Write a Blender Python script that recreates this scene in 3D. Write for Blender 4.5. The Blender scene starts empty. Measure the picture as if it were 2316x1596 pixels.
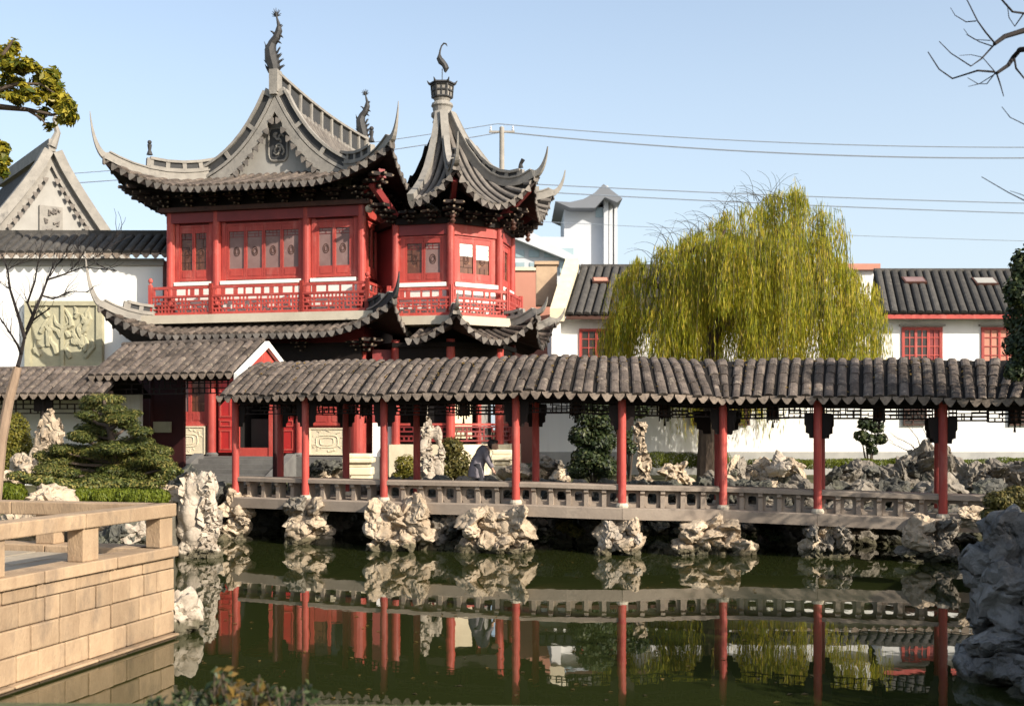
import bpy, bmesh, math, random
import numpy as np
from mathutils import Vector, Matrix, noise

random.seed(7)
S = bpy.context.scene
COL = S.collection
V = Vector
R = math.radians

# ------------------------------------------------------------------ camera
EYE = 2.8
F = 2500.0                       # focal length in units of a 2316 wide frame
cam_d = bpy.data.cameras.new('camera')
cam = bpy.data.objects.new('camera', cam_d)
COL.objects.link(cam)
cam.location = (0, 0, EYE)
cam.rotation_euler = (R(90), 0, 0)
cam_d.sensor_width = 36
cam_d.lens = F / 2316 * 36
cam_d.shift_y = 172 / 2316
cam_d.clip_start = 0.1
cam_d.clip_end = 6000
cam_d.dof.use_dof = True
cam_d.dof.focus_distance = 21.0
cam_d.dof.aperture_fstop = 1.8
S.camera = cam

# ------------------------------------------------------------------ sky, sun
SUN = V((0.72, -0.60, 0.50)).normalized()
w = bpy.data.worlds.new('World')
S.world = w
w.use_nodes = True
wn, wl = w.node_tree.nodes, w.node_tree.links
wn.clear()
sky = wn.new('ShaderNodeTexSky')
sky.sky_type = 'NISHITA'
sky.sun_disc = False
sky.sun_elevation = math.asin(SUN.z)
sky.sun_rotation = math.atan2(SUN.x, SUN.y)
sky.altitude = 0
sky.air_density = 1.0
sky.dust_density = 2.4
sky.ozone_density = 1.0
bg = wn.new('ShaderNodeBackground')
bg.inputs[1].default_value = 0.125
wo = wn.new('ShaderNodeOutputWorld')
mixs = wn.new('ShaderNodeMix'); mixs.data_type = 'RGBA'      # thin high haze over the whole sky
tcs = wn.new('ShaderNodeTexCoord')
sep = wn.new('ShaderNodeSeparateXYZ')
wl.new(tcs.outputs['Generated'], sep.inputs[0])
hz_ = wn.new('ShaderNodeMapRange')                              # paler towards the horizon all round
hz_.inputs[1].default_value, hz_.inputs[2].default_value = 0.0, 0.42
hz_.inputs[3].default_value, hz_.inputs[4].default_value = 0.78, 0.22
wl.new(sep.outputs[2], hz_.inputs[0])
wl.new(hz_.outputs[0], mixs.inputs[0])
mixs.inputs[7].default_value = (3.5, 4.0, 4.4, 1)
wl.new(sky.outputs[0], mixs.inputs[6])
wl.new(mixs.outputs[2], bg.inputs[0])
wl.new(bg.outputs[0], wo.inputs[0])

sd = bpy.data.lights.new('sun', 'SUN')
sd.energy = 4.0
sd.angle = R(0.55)
sd.color = (1.0, 0.92, 0.80)
so = bpy.data.objects.new('sun', sd)
so.rotation_mode = 'QUATERNION'
so.rotation_quaternion = SUN.to_track_quat('Z', 'Y')
so.location = (40, -40, 50)
COL.objects.link(so)

S.view_settings.view_transform = 'Standard'
S.view_settings.look = 'None'
S.view_settings.exposure = 0.93
S.view_settings.gamma = 1
S.view_settings.use_curve_mapping = False
S.render.engine = 'CYCLES'
S.cycles.max_bounces = 6
S.cycles.caustics_reflective = False
S.cycles.caustics_refractive = False
S.cycles.use_denoising = True

# ------------------------------------------------------------------ helpers
def at(x, y, Y):
    """point seen at (x, y) of a 2316x1596 frame, Y metres away"""
    return V(((x - 1158) / F * Y, Y, EYE - (y - 970) / F * Y))

W = {}                                            # world matrices

def put(o, parent=None, mw=None):
    COL.objects.link(o)
    mw = mw if mw is not None else Matrix.Identity(4)
    W[o.name] = mw
    if parent is not None:
        o.parent = parent
        o.matrix_parent_inverse = W[parent.name].inverted()
    o.matrix_basis = mw
    return o

def thing(name, label, cat, loc=(0, 0, 0), group=None):
    o = bpy.data.objects.new(name, None)
    o.empty_display_size = 0.2
    put(o, None, Matrix.Translation(V(loc)))
    return tag(o, label, cat, group)

def tag(o, label, cat, group=None):
    o['label'] = label
    o['category'] = cat
    if group:
        o['group'] = group
    return o

def kind(o, k):
    o['kind'] = k
    return o

def inst(name, me, parent, mw):
    return put(bpy.data.objects.new(name, me), parent, mw)

class MB:
    """collects geometry; build() links it as ONE mesh object"""
    def __init__(s):
        s.v, s.f = [], []
    def add(s, vs, fs):
        b = len(s.v)
        s.v.extend([tuple(p) for p in vs])
        s.f.extend([tuple(b + i for i in q) for q in fs])
    def obox(s, c, ax, ay, az):
        c, ax, ay, az = V(c), V(ax), V(ay), V(az)
        vs = [c + sx * ax + sy * ay + sz * az for sx in (-1, 1) for sy in (-1, 1) for sz in (-1, 1)]
        fs = [(0, 1, 3, 2), (4, 6, 7, 5), (0, 4, 5, 1), (2, 3, 7, 6), (0, 2, 6, 4), (1, 5, 7, 3)]
        if ax.cross(ay).dot(az) < 0:
            fs = [q[::-1] for q in fs]
        s.add(vs, fs)
    def box(s, lo, hi):
        lo, hi = V(lo), V(hi)
        c, h = (lo + hi) / 2, (hi - lo) / 2
        s.obox(c, (h.x, 0, 0), (0, h.y, 0), (0, 0, h.z))
    def beam(s, a, b, w_, h_, up=(0, 0, 1)):
        a, b = V(a), V(b)
        d = (b - a)
        L = d.length
        d.normalize()
        side = d.cross(V(up)).normalized()
        u = side.cross(d).normalized()
        s.obox((a + b) / 2, d * L / 2, side * w_ / 2, u * h_ / 2)
    def tube(s, pts, rad, n=8, caps=True):
        pts = [V(p) for p in pts]
        if not hasattr(rad, '__len__'):
            rad = [rad] * len(pts)
        prev = None
        rings = []
        for i, p in enumerate(pts):
            d = (pts[min(i + 1, len(pts) - 1)] - pts[max(i - 1, 0)])
            d = d.normalized() if d.length > 1e-9 else V((0, 0, 1))
            if prev is None:
                a = d.cross(V((0, 1, 0)) if abs(d.y) < 0.9 else V((1, 0, 0))).normalized()
            else:
                a = (prev - d * prev.dot(d)).normalized()
            prev = a
            b = d.cross(a)
            rings.append([p + rad[i] * (math.cos(6.28319 * k / n) * a + math.sin(6.28319 * k / n) * b) for k in range(n)])
        vs = [q for r_ in rings for q in r_]
        fs = []
        for i in range(len(pts) - 1):
            for k in range(n):
                k2 = (k + 1) % n
                fs.append((i * n + k, i * n + k2, (i + 1) * n + k2, (i + 1) * n + k))
        if caps:
            fs.append(tuple(range(n))[::-1])
            fs.append(tuple((len(pts) - 1) * n + k for k in range(n)))
        s.add(vs, fs)
    def sweep(s, pts, w_, h_, zoff=0.0, wt=None, ht=None):
        """rectangular band standing on a polyline (w across, h up)"""
        pts = [V(p) for p in pts]
        n = len(pts)
        vs, fs = [], []
        for i, p in enumerate(pts):
            d = pts[min(i + 1, n - 1)] - pts[max(i - 1, 0)]
            d.normalize()
            hor = V((d.x, d.y, 0))
            if hor.length < 1e-6:
                hor = V((1, 0, 0))
            hor.normalize()
            side = V((hor.y, -hor.x, 0))
            up = side.cross(d).normalized()
            if up.z < 0:
                up = -up
            ww = w_ * (wt[i] if wt else 1) / 2
            hh = h_ * (ht[i] if ht else 1)
            b = p + up * zoff
            vs += [b - side * ww, b + side * ww, b + side * ww + up * hh, b - side * ww + up * hh]
        for i in range(n - 1):
            a, c = i * 4, i * 4 + 4
            for k in range(4):
                k2 = (k + 1) % 4
                fs.append((a + k, c + k, c + k2, a + k2))
        fs.append((0, 1, 2, 3))
        fs.append((n * 4 - 1, n * 4 - 2, n * 4 - 3, n * 4 - 4))
        s.add(vs, fs)
    def lathe(s, c, prof, n=12):
        c = V(c)
        vs, fs = [], []
        for r_, z in prof:
            for k in range(n):
                a = 6.28319 * k / n
                vs.append(c + V((r_ * math.cos(a), r_ * math.sin(a), z)))
        for i in range(len(prof) - 1):
            for k in range(n):
                k2 = (k + 1) % n
                fs.append((i * n + k, i * n + k2, (i + 1) * n + k2, (i + 1) * n + k))
        fs.append(tuple(range(n))[::-1])
        fs.append(tuple((len(prof) - 1) * n + k for k in range(n)))
        s.add(vs, fs)
    def prism(s, poly, off):
        """planar polygon (3D points) extruded by a vector"""
        n = len(poly)
        off = V(off)
        vs = [V(p) for p in poly] + [V(p) + off for p in poly]
        fs = [tuple(range(n))[::-1], tuple(range(n, 2 * n))]
        for k in range(n):
            k2 = (k + 1) % n
            fs.append((k, k2, n + k2, n + k))
        s.add(vs, fs)
    def cyl(s, a, b, r0, r1=None, n=12):
        s.tube([a, b], [r0, r0 if r1 is None else r1], n)
    def mesh(s, name, mat, smooth=False):
        me = bpy.data.meshes.new(name)
        me.from_pydata(s.v, [], s.f)
        me.materials.append(mat)
        if smooth:
            me.polygons.foreach_set('use_smooth', [True] * len(me.polygons))
        me.update()
        return me
    def build(s, name, mat, parent=None, smooth=False, fix=True):
        me = s.mesh(name, mat, smooth)
        if fix and len(s.f) < 60000:
            bm = bmesh.new(); bm.from_mesh(me)
            bmesh.ops.recalc_face_normals(bm, faces=bm.faces)
            bm.to_mesh(me); bm.free()
        return put(bpy.data.objects.new(name, me), parent)

# ------------------------------------------------------------------ materials
M = {}
def mk(name, c1, c2=None, scale=3.0, rough=0.8, bump=0.0, bscale=None, spec=0.3, vary=0.0, c3=None, s3=0.7,
       t3=(0.55, 0.7), stretch=None, metallic=0.0, bdist=0.02):
    m = bpy.data.materials.new(name)
    m.use_nodes = True
    nt = m.node_tree
    n, l = nt.nodes, nt.links
    p = n['Principled BSDF']
    p.inputs['Roughness'].default_value = rough
    p.inputs['Specular IOR Level'].default_value = spec
    p.inputs['Metallic'].default_value = metallic
    geo = n.new('ShaderNodeNewGeometry')
    pos = geo.outputs['Position']
    if stretch:
        mp = n.new('ShaderNodeMapping')
        mp.inputs['Scale'].default_value = stretch
        l.new(pos, mp.inputs[0])
        pos = mp.outputs[0]
    nz = n.new('ShaderNodeTexNoise')
    nz.inputs['Scale'].default_value = scale
    nz.inputs['Detail'].default_value = 5
    nz.inputs['Roughness'].default_value = 0.65
    l.new(pos, nz.inputs['Vector'])
    rmp = n.new('ShaderNodeMapRange')
    rmp.inputs[1].default_value = 0.32
    rmp.inputs[2].default_value = 0.68
    l.new(nz.outputs[0], rmp.inputs[0])
    mx = n.new('ShaderNodeMix'); mx.data_type = 'RGBA'
    mx.inputs[6].default_value = (*c1, 1)
    mx.inputs[7].default_value = (*(c2 or c1), 1)
    l.new(rmp.outputs[0], mx.inputs[0])
    col = mx.outputs[2]
    if c3:
        nz3 = n.new('ShaderNodeTexNoise')
        nz3.inputs['Scale'].default_value = s3
        nz3.inputs['Detail'].default_value = 8
        nz3.inputs['Roughness'].default_value = 0.7
        l.new(pos, nz3.inputs['Vector'])
        r3 = n.new('ShaderNodeMapRange')
        r3.inputs[1].default_value, r3.inputs[2].default_value = t3
        l.new(nz3.outputs[0], r3.inputs[0])
        m3 = n.new('ShaderNodeMix'); m3.data_type = 'RGBA'
        l.new(r3.outputs[0], m3.inputs[0])
        l.new(col, m3.inputs[6])
        m3.inputs[7].default_value = (*c3, 1)
        col = m3.outputs[2]
    if vary:
        oi = n.new('ShaderNodeObjectInfo')
        vr = n.new('ShaderNodeMapRange')
        vr.inputs[3].default_value = 1 - vary
        vr.inputs[4].default_value = 1 + vary
        l.new(oi.outputs['Random'], vr.inputs[0])
        hs = n.new('ShaderNodeHueSaturation')
        l.new(vr.outputs[0], hs.inputs['Value'])
        l.new(col, hs.inputs['Color'])
        col = hs.outputs[0]
    l.new(col, p.inputs['Base Color'])
    if bump:
        nb = n.new('ShaderNodeTexNoise')
        nb.inputs['Scale'].default_value = bscale or scale * 4
        nb.inputs['Detail'].default_value = 6
        l.new(pos, nb.inputs['Vector'])
        bp = n.new('ShaderNodeBump')
        bp.inputs['Strength'].default_value = bump
        bp.inputs['Distance'].default_value = bdist
        l.new(nb.outputs[0], bp.inputs['Height'])
        l.new(bp.outputs[0], p.inputs['Normal'])
    M[name] = m
    return m

def mk_leaf(name, c1, c2, c3=None, trans=0.35, rough=0.55):
    """foliage: colour varies leaf by leaf (random per island) and clump by clump"""
    m = bpy.data.materials.new(name)
    m.use_nodes = True
    n, l = m.node_tree.nodes, m.node_tree.links
    n.clear()
    out = n.new('ShaderNodeOutputMaterial')
    geo = n.new('ShaderNodeNewGeometry')
    cr = n.new('ShaderNodeValToRGB')
    e = cr.color_ramp.elements
    e[0].color = (*c1, 1)
    e[1].color = (*c2, 1)
    if c3:
        e[1].position = 0.7
        x = e.new(0.97)
        x.color = (*c3, 1)
    nz = n.new('ShaderNodeTexNoise')
    nz.inputs['Scale'].default_value = 1.3
    nz.inputs['Detail'].default_value = 3
    l.new(geo.outputs['Position'], nz.inputs['Vector'])
    ma = n.new('ShaderNodeMath'); ma.operation = 'MULTIPLY_ADD'
    l.new(nz.outputs[0], ma.inputs[0])
    ma.inputs[1].default_value = 1.1
    ma.inputs[2].default_value = -0.55
    ad = n.new('ShaderNodeMath'); ad.operation = 'ADD'
    l.new(geo.outputs['Random Per Island'], ad.inputs[0])
    l.new(ma.outputs[0], ad.inputs[1])
    l.new(ad.outputs[0], cr.inputs[0])
    p = n.new('ShaderNodeBsdfPrincipled')
    p.inputs['Roughness'].default_value = rough
    p.inputs['Specular IOR Level'].default_value = 0.3
    l.new(cr.outputs[0], p.inputs['Base Color'])
    t = n.new('ShaderNodeBsdfTranslucent')
    l.new(cr.outputs[0], t.inputs[0])
    mx = n.new('ShaderNodeMixShader')
    mx.inputs[0].default_value = trans
    l.new(p.outputs[0], mx.inputs[1])
    l.new(t.outputs[0], mx.inputs[2])
    l.new(mx.outputs[0], out.inputs[0])
    M[name] = m
    return m

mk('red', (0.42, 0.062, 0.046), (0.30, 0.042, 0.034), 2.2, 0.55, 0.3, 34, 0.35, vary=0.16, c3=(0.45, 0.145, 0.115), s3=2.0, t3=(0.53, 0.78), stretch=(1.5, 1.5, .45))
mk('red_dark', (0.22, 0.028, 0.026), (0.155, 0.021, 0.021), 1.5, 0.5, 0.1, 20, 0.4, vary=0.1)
mk('red_door', (0.42, 0.025, 0.022), (0.34, 0.02, 0.02), 2, 0.4, 0.05, 20, 0.5)
mk('brown_wood', (0.085, 0.035, 0.022), (0.05, 0.022, 0.016), 6, 0.6, 0.2, 30, 0.3, vary=0.2)
mk('dark_wood', (0.020, 0.013, 0.010), (0.013, 0.009, 0.008), 4, 0.7, 0.2, 20, 0.2, vary=0.3)  # dark wood, lowered further to deepen the shade under the eaves
mk('tile', (0.140, 0.110, 0.090), (0.052, 0.043, 0.037), 5, 0.88, 0.9, 26, 0.15, vary=0.34, c3=(0.27, 0.225, 0.17), s3=8, t3=(0.55, 0.72))
mk('drip', (0.31, 0.245, 0.19), (0.15, 0.118, 0.095), 9, 0.88, 0.6, 26, 0.15, vary=0.25)
mk('maroon_shade', (0.055, 0.010, 0.010), (0.035, 0.008, 0.008), 2, 0.7)  # red darkened to paint in the shade under the gallery roof
mk('bracket_end', (0.20, 0.15, 0.10), (0.10, 0.07, 0.05), 3, 0.8, vary=0.5)
mk('tile_under', (0.020, 0.017, 0.015), (0.012, 0.011, 0.010), 6, 0.9, 0.3, 20, 0.1)  # darkened so roof undersides keep their deep shade
mk('tile_far', (0.075, 0.068, 0.060), (0.045, 0.042, 0.038), 4, 0.85, 0.4, 20, 0.2, vary=0.25, c3=(0.15, 0.14, 0.12), s3=3, t3=(0.58, 0.75))
mk('tile_grey', (0.20, 0.175, 0.15), (0.115, 0.10, 0.088), 3, 0.8, 0.5, 20, 0.25, vary=0.2, c3=(0.07, 0.065, 0.06), s3=2.2, t3=(0.56, 0.75))
mk('ridge', (0.285, 0.262, 0.228), (0.20, 0.184, 0.162), 2.4, 0.75, 0.45, 18, 0.25, vary=0.06, c3=(0.095, 0.09, 0.086), s3=2.0, t3=(0.56, 0.76))
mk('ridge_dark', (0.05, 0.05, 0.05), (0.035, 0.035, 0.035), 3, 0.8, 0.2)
mk('iron', (0.045, 0.042, 0.04), (0.03, 0.03, 0.03), 8, 0.6, 0.3, 30, 0.3)
mk('plaster', (0.80, 0.785, 0.75), (0.74, 0.725, 0.69), 0.8, 0.9, 0.12, 9, 0.15, c3=(0.56, 0.545, 0.51), s3=0.9, t3=(0.52, 0.78), stretch=(1, 1, 0.12))
mk('plaster_grey', (0.34, 0.325, 0.295), (0.28, 0.265, 0.24), 1.2, 0.9, 0.15, 12, 0.15)
mk('plinth', (0.40, 0.39, 0.36), (0.30, 0.295, 0.28), 1.5, 0.9, 0.2, 12, 0.2)
mk('cream', (0.72, 0.63, 0.45), (0.62, 0.53, 0.37), 2.5, 0.8, 0.3, 14, 0.2, vary=0.08)
mk('carved', (0.40, 0.37, 0.25), (0.31, 0.29, 0.20), 2.5, 0.85, 0.4, 14, 0.2)
mk('slab', (0.52, 0.46, 0.36), (0.43, 0.375, 0.29), 1.6, 0.8, 0.2, 18, 0.2)
mk('stone_grey', (0.155, 0.15, 0.14), (0.11, 0.105, 0.10), 2.5, 0.85, 0.3, 16, 0.2, vary=0.1)
mk('deck_stone', (0.315, 0.255, 0.20), (0.235, 0.188, 0.148), 2.2, 0.8, 0.3, 18, 0.25, c3=(0.14, 0.118, 0.10), s3=1.4, t3=(0.58, 0.8), vary=0.06)
mk('terrace_wet', (0.075, 0.05, 0.03), (0.04, 0.03, 0.02), 4, 0.6, 0.5, 30, 0.3)
mk('terrace_stone', (0.375, 0.265, 0.165), (0.28, 0.192, 0.118), 3.2, 0.8, 0.5, 30, 0.25, vary=0.2,
   c3=(0.175, 0.13, 0.092), s3=1.7, t3=(0.52, 0.72), stretch=(1.3, 1.3, 0.6))
mk('terrace_joint', (0.19, 0.12, 0.075), (0.14, 0.09, 0.06), 6, 0.9, 0.3)
mk('paving', (0.36, 0.30, 0.22), (0.28, 0.23, 0.17), 3, 0.85, 0.3, 18, 0.2, vary=0.1)
mk('soil', (0.12, 0.105, 0.06), (0.075, 0.085, 0.035), 1.4, 0.95, 0.6, 9, 0.1, bdist=0.06)
mk('bank', (0.16, 0.14, 0.11), (0.09, 0.085, 0.065), 2.0, 0.9, 0.7, 6, 0.15, bdist=0.08)
mk('white_paint', (0.80, 0.78, 0.72), (0.74, 0.72, 0.66), 3, 0.7, 0.05)
mk('far_white', (0.50, 0.515, 0.54), (0.46, 0.475, 0.50), 0.3, 0.8)
mk('far_grey', (0.17, 0.18, 0.20), (0.15, 0.16, 0.175), 0.3, 0.7)
mk('far_glass', (0.30, 0.38, 0.40), (0.22, 0.30, 0.33), 0.4, 0.2, spec=0.6)
mk('salmon', (0.50, 0.235, 0.165), (0.44, 0.20, 0.14), 0.8, 0.85, 0.2, 12)
mk('chimney_brick', (0.50, 0.36, 0.235), (0.40, 0.28, 0.185), 3, 0.85, 0.3)
mk('window_dark', (0.055, 0.045, 0.04), (0.03, 0.028, 0.026), 2, 0.15, spec=0.5)
mk('pane_pale', (0.25, 0.165, 0.15), (0.19, 0.115, 0.105), 1.6, 0.35, spec=0.15, c3=(0.31, 0.215, 0.195), s3=1.2)
mk('pane_brown', (0.135, 0.05, 0.026), (0.085, 0.03, 0.018), 7, 0.3, spec=0.5, c3=(0.26, 0.13, 0.06), s3=8, t3=(0.56, 0.68))
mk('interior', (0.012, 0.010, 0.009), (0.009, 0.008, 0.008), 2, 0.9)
mk('screen_grey', (0.10, 0.09, 0.075), (0.08, 0.07, 0.06), 2, 0.7)
mk('concrete', (0.33, 0.30, 0.26), (0.25, 0.23, 0.20), 2, 0.9, 0.3)
mk('wire', (0.22, 0.25, 0.29), (0.20, 0.23, 0.27), 2, 0.6)
mk('bark', (0.115, 0.085, 0.062), (0.06, 0.045, 0.036), 7, 0.9, 0.7, 18, 0.15, stretch=(1, 1, 0.3))
mk('bark_pale', (0.30, 0.215, 0.15), (0.21, 0.145, 0.10), 6, 0.9, 0.5, 18, 0.15, stretch=(1, 1, 0.3))
mk('bark_black', (0.022, 0.017, 0.015), (0.012, 0.010, 0.010), 7, 0.9, 0.4)
mk('twig', (0.10, 0.085, 0.04), (0.07, 0.06, 0.03), 5, 0.8)
mk('skin', (0.52, 0.32, 0.23), (0.48, 0.29, 0.20), 9, 0.55)
mk('hair', (0.014, 0.010, 0.009), (0.02, 0.014, 0.012), 30, 0.5, 0.4, 60)
mk('jacket', (0.21, 0.185, 0.20), (0.15, 0.135, 0.15), 7, 0.85, 0.4, 16)
mk('trousers', (0.035, 0.035, 0.042), (0.025, 0.025, 0.03), 7, 0.85, 0.3)
mk('shoe', (0.02, 0.018, 0.016), None, 5, 0.5)

def mk_rock(name, c1, c2, c3, bump=0.9, vary=0.12, dist=0.045):
    m = mk(name, c1, c2, 1.7, 0.88, 0.0, spec=0.2, vary=vary, c3=c3, s3=1.1, t3=(0.5, 0.72))
    n, l = m.node_tree.nodes, m.node_tree.links
    p = n['Principled BSDF']
    geo = [q for q in n if q.type == 'NEW_GEOMETRY'][0]
    # algae and wet stain in an uneven band at the water line
    sx_ = n.new('ShaderNodeSeparateXYZ'); l.new(geo.outputs['Position'], sx_.inputs[0])
    nw = n.new('ShaderNodeTexNoise'); nw.inputs['Scale'].default_value = 4.0; nw.inputs['Detail'].default_value = 5
    l.new(geo.outputs['Position'], nw.inputs['Vector'])
    wa = n.new('ShaderNodeMath'); wa.operation = 'MULTIPLY_ADD'
    l.new(nw.outputs[0], wa.inputs[0]); wa.inputs[1].default_value = -.45; l.new(sx_.outputs[2], wa.inputs[2])
    wr = n.new('ShaderNodeMapRange'); wr.inputs[1].default_value = -.10; wr.inputs[2].default_value = -.03
    wr.inputs[3].default_value = .85; wr.inputs[4].default_value = 0
    l.new(wa.outputs[0], wr.inputs[0])
    wm = n.new('ShaderNodeMix'); wm.data_type = 'RGBA'
    src = p.inputs['Base Color'].links[0].from_socket
    l.new(wr.outputs[0], wm.inputs[0]); l.new(src, wm.inputs[6]); wm.inputs[7].default_value = (.055, .05, .025, 1)
    l.new(wm.outputs[2], p.inputs['Base Color'])
    wv = n.new('ShaderNodeTexVoronoi')
    wv.feature = 'DISTANCE_TO_EDGE'
    wv.inputs['Scale'].default_value = 3.4
    nz = n.new('ShaderNodeTexNoise')
    nz.inputs['Scale'].default_value = 2.2
    nz.inputs['Detail'].default_value = 7
    mxv = n.new('ShaderNodeMix'); mxv.data_type = 'VECTOR'
    mxv.inputs[0].default_value = 0.35
    l.new(geo.outputs['Position'], nz.inputs['Vector'])
    l.new(geo.outputs['Position'], mxv.inputs[4])
    l.new(nz.outputs['Color'], mxv.inputs[5])
    l.new(mxv.outputs[1], wv.inputs['Vector'])
    mr = n.new('ShaderNodeMapRange')
    mr.inputs[1].default_value = 0.0
    mr.inputs[2].default_value = 0.09
    l.new(wv.outputs['Distance'], mr.inputs[0])
    ad = n.new('ShaderNodeMath'); ad.operation = 'MULTIPLY_ADD'
    nz2 = n.new('ShaderNodeTexNoise')
    nz2.inputs['Scale'].default_value = 9
    nz2.inputs['Detail'].default_value = 8
    nz2.inputs['Roughness'].default_value = 0.7
    l.new(geo.outputs['Position'], nz2.inputs['Vector'])
    l.new(nz2.outputs[0], ad.inputs[0])
    ad.inputs[1].default_value = 1.1
    l.new(mr.outputs[0], ad.inputs[2])
    bp = n.new('ShaderNodeBump')
    bp.inputs['Strength'].default_value = bump
    bp.inputs['Distance'].default_value = dist
    l.new(ad.outputs[0], bp.inputs['Height'])
    l.new(bp.outputs[0], p.inputs['Normal'])
    return m
mk_rock('rock_cream', (0.55, 0.445, 0.325), (0.36, 0.275, 0.19), (0.17, 0.135, 0.10), .8)
mk_rock('rock_white', (0.50, 0.43, 0.345), (0.38, 0.315, 0.245), (0.24, 0.195, 0.15), .6)
mk_rock('rock_grey', (0.23, 0.198, 0.16), (0.13, 0.115, 0.095), (0.33, 0.29, 0.235), .7)
mk_rock('rock_dark', (0.105, 0.10, 0.085), (0.07, 0.068, 0.058), (0.15, 0.15, 0.10))
mk_rock('rock_blue', (0.23, 0.22, 0.208), (0.12, 0.115, 0.108), (0.36, 0.345, 0.325), 1.0, dist=.08)

mk_leaf('leaf_willow', (0.14, 0.18, 0.012), (0.46, 0.42, 0.024), (0.64, 0.47, 0.07), 0.55)
mk_leaf('leaf_pine', (0.024, 0.038, 0.008), (0.10, 0.112, 0.022), (0.23, 0.19, 0.05), 0.15)
mk_leaf('leaf_moss', (0.085, 0.115, 0.008), (0.155, 0.175, 0.012), None, 0.3)
mk_leaf('leaf_bush', (0.085, 0.095, 0.012), (0.20, 0.165, 0.022), None, 0.3)
mk_leaf('leaf_dark', (0.012, 0.022, 0.008), (0.040, 0.058, 0.018), (0.09, 0.10, 0.035), 0.2, 0.5)
mk_leaf('leaf_camphor', (0.07, 0.10, 0.015), (0.28, 0.235, 0.018), (0.42, 0.34, 0.035), 0.45, 0.4)
mk_leaf('leaf_amber', (0.05, 0.035, 0.010), (0.22, 0.13, 0.025), None, 0.35)
mk_leaf('leaf_olive', (0.05, 0.05, 0.014), (0.12, 0.105, 0.025), (0.17, 0.13, 0.04), 0.2)

# water: dark green, near mirror, faint ripples
mw_ = bpy.data.materials.new('water')
mw_.use_nodes = True
n, l = mw_.node_tree.nodes, mw_.node_tree.links
p = n['Principled BSDF']
p.inputs['Base Color'].default_value = (0.020, 0.025, 0.007, 1)
p.inputs['Roughness'].default_value = 0.015
p.inputs['IOR'].default_value = 1.55
p.inputs['Specular IOR Level'].default_value = 0.5
geo = n.new('ShaderNodeNewGeometry')
mp = n.new('ShaderNodeMapping')
mp.inputs['Scale'].default_value = (1.0, 0.6, 1)
nz = n.new('ShaderNodeTexNoise')
nz.inputs['Scale'].default_value = 1.6
nz.inputs['Detail'].default_value = 3
l.new(geo.outputs['Position'], mp.inputs[0])
l.new(mp.outputs[0], nz.inputs['Vector'])
bp = n.new('ShaderNodeBump')
bp.inputs['Strength'].default_value = 0.09
bp.inputs['Distance'].default_value = 0.02
l.new(nz.outputs[0], bp.inputs['Height'])
l.new(bp.outputs[0], p.inputs['Normal'])
M['water'] = mw_
# ------------------------------------------------------------------ shape kits
def arc_pts(n, w_, h_, p=0.8):
    """half-round section, n+1 points from -w/2 to w/2"""
    out = []
    for k in range(n + 1):
        a = math.pi * k / n
        c, s_ = math.cos(a), math.sin(a)
        out.append((-w_ / 2 * math.copysign(abs(c) ** 0.85, c), h_ * abs(s_) ** p))
    return out

def tile_mesh(name, mat, w0=1.0, w1=0.88, h0=0.34, h1=0.27, n=6, y1=1.0):
    """one cover tile: y 0 (lower, wide end) .. 1, unit width; closed lower end"""
    mb = MB()
    a, b = arc_pts(n, w0, h0), arc_pts(n, w1, h1)
    vs = [(x, 0, z) for x, z in a] + [(x, y1, z) for x, z in b]
    fs = [(k, k + 1, n + 2 + k, n + 1 + k) for k in range(n)]
    fs.append(tuple(range(n + 1))[::-1])
    mb.add(vs, fs)
    return mb.mesh(name, mat)

def drip_mesh(name, mat, w_=0.29, h_=0.17, t=0.035):
    mb = MB()
    pl = [(-w_ / 2, 0, 0.03), (w_ / 2, 0, 0.03), (w_ / 2, 0, -0.015), (w_ * .33, 0, -h_ * .5), (w_ * .1, 0, -h_ * .93), (-w_ * .1, 0, -h_ * .93), (-w_ * .33, 0, -h_ * .5), (-w_ / 2, 0, -0.015)]
    mb.prism(pl[::-1], (0, t, 0))
    return mb.mesh(name, mat)

def frame_mat(o, y, z, sx=1, sy=1, sz=1):
    """matrix with +Y along y and +Z near z"""
    y = V(y).normalized()
    x = y.cross(V(z)).normalized()
    z = x.cross(y)
    m = Matrix((x * sx, y * sy, z * sz)).transposed().to_4x4()
    m.translation = V(o)
    return m

TILE = tile_mesh('tile', M['tile'], 1.0, 0.93, 0.29, 0.25)
TILE2 = tile_mesh('tile', M['tile'], 1.0, 0.9, 0.30, 0.26)
DRIP = drip_mesh('drip_tile', M['drip'])
DRIP_G = drip_mesh('drip_tile', M['tile_grey'], 0.30, 0.20)
ROW_FAR = tile_mesh('tile_row', M['tile_far'], 1, 1, 0.42, 0.42)

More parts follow.
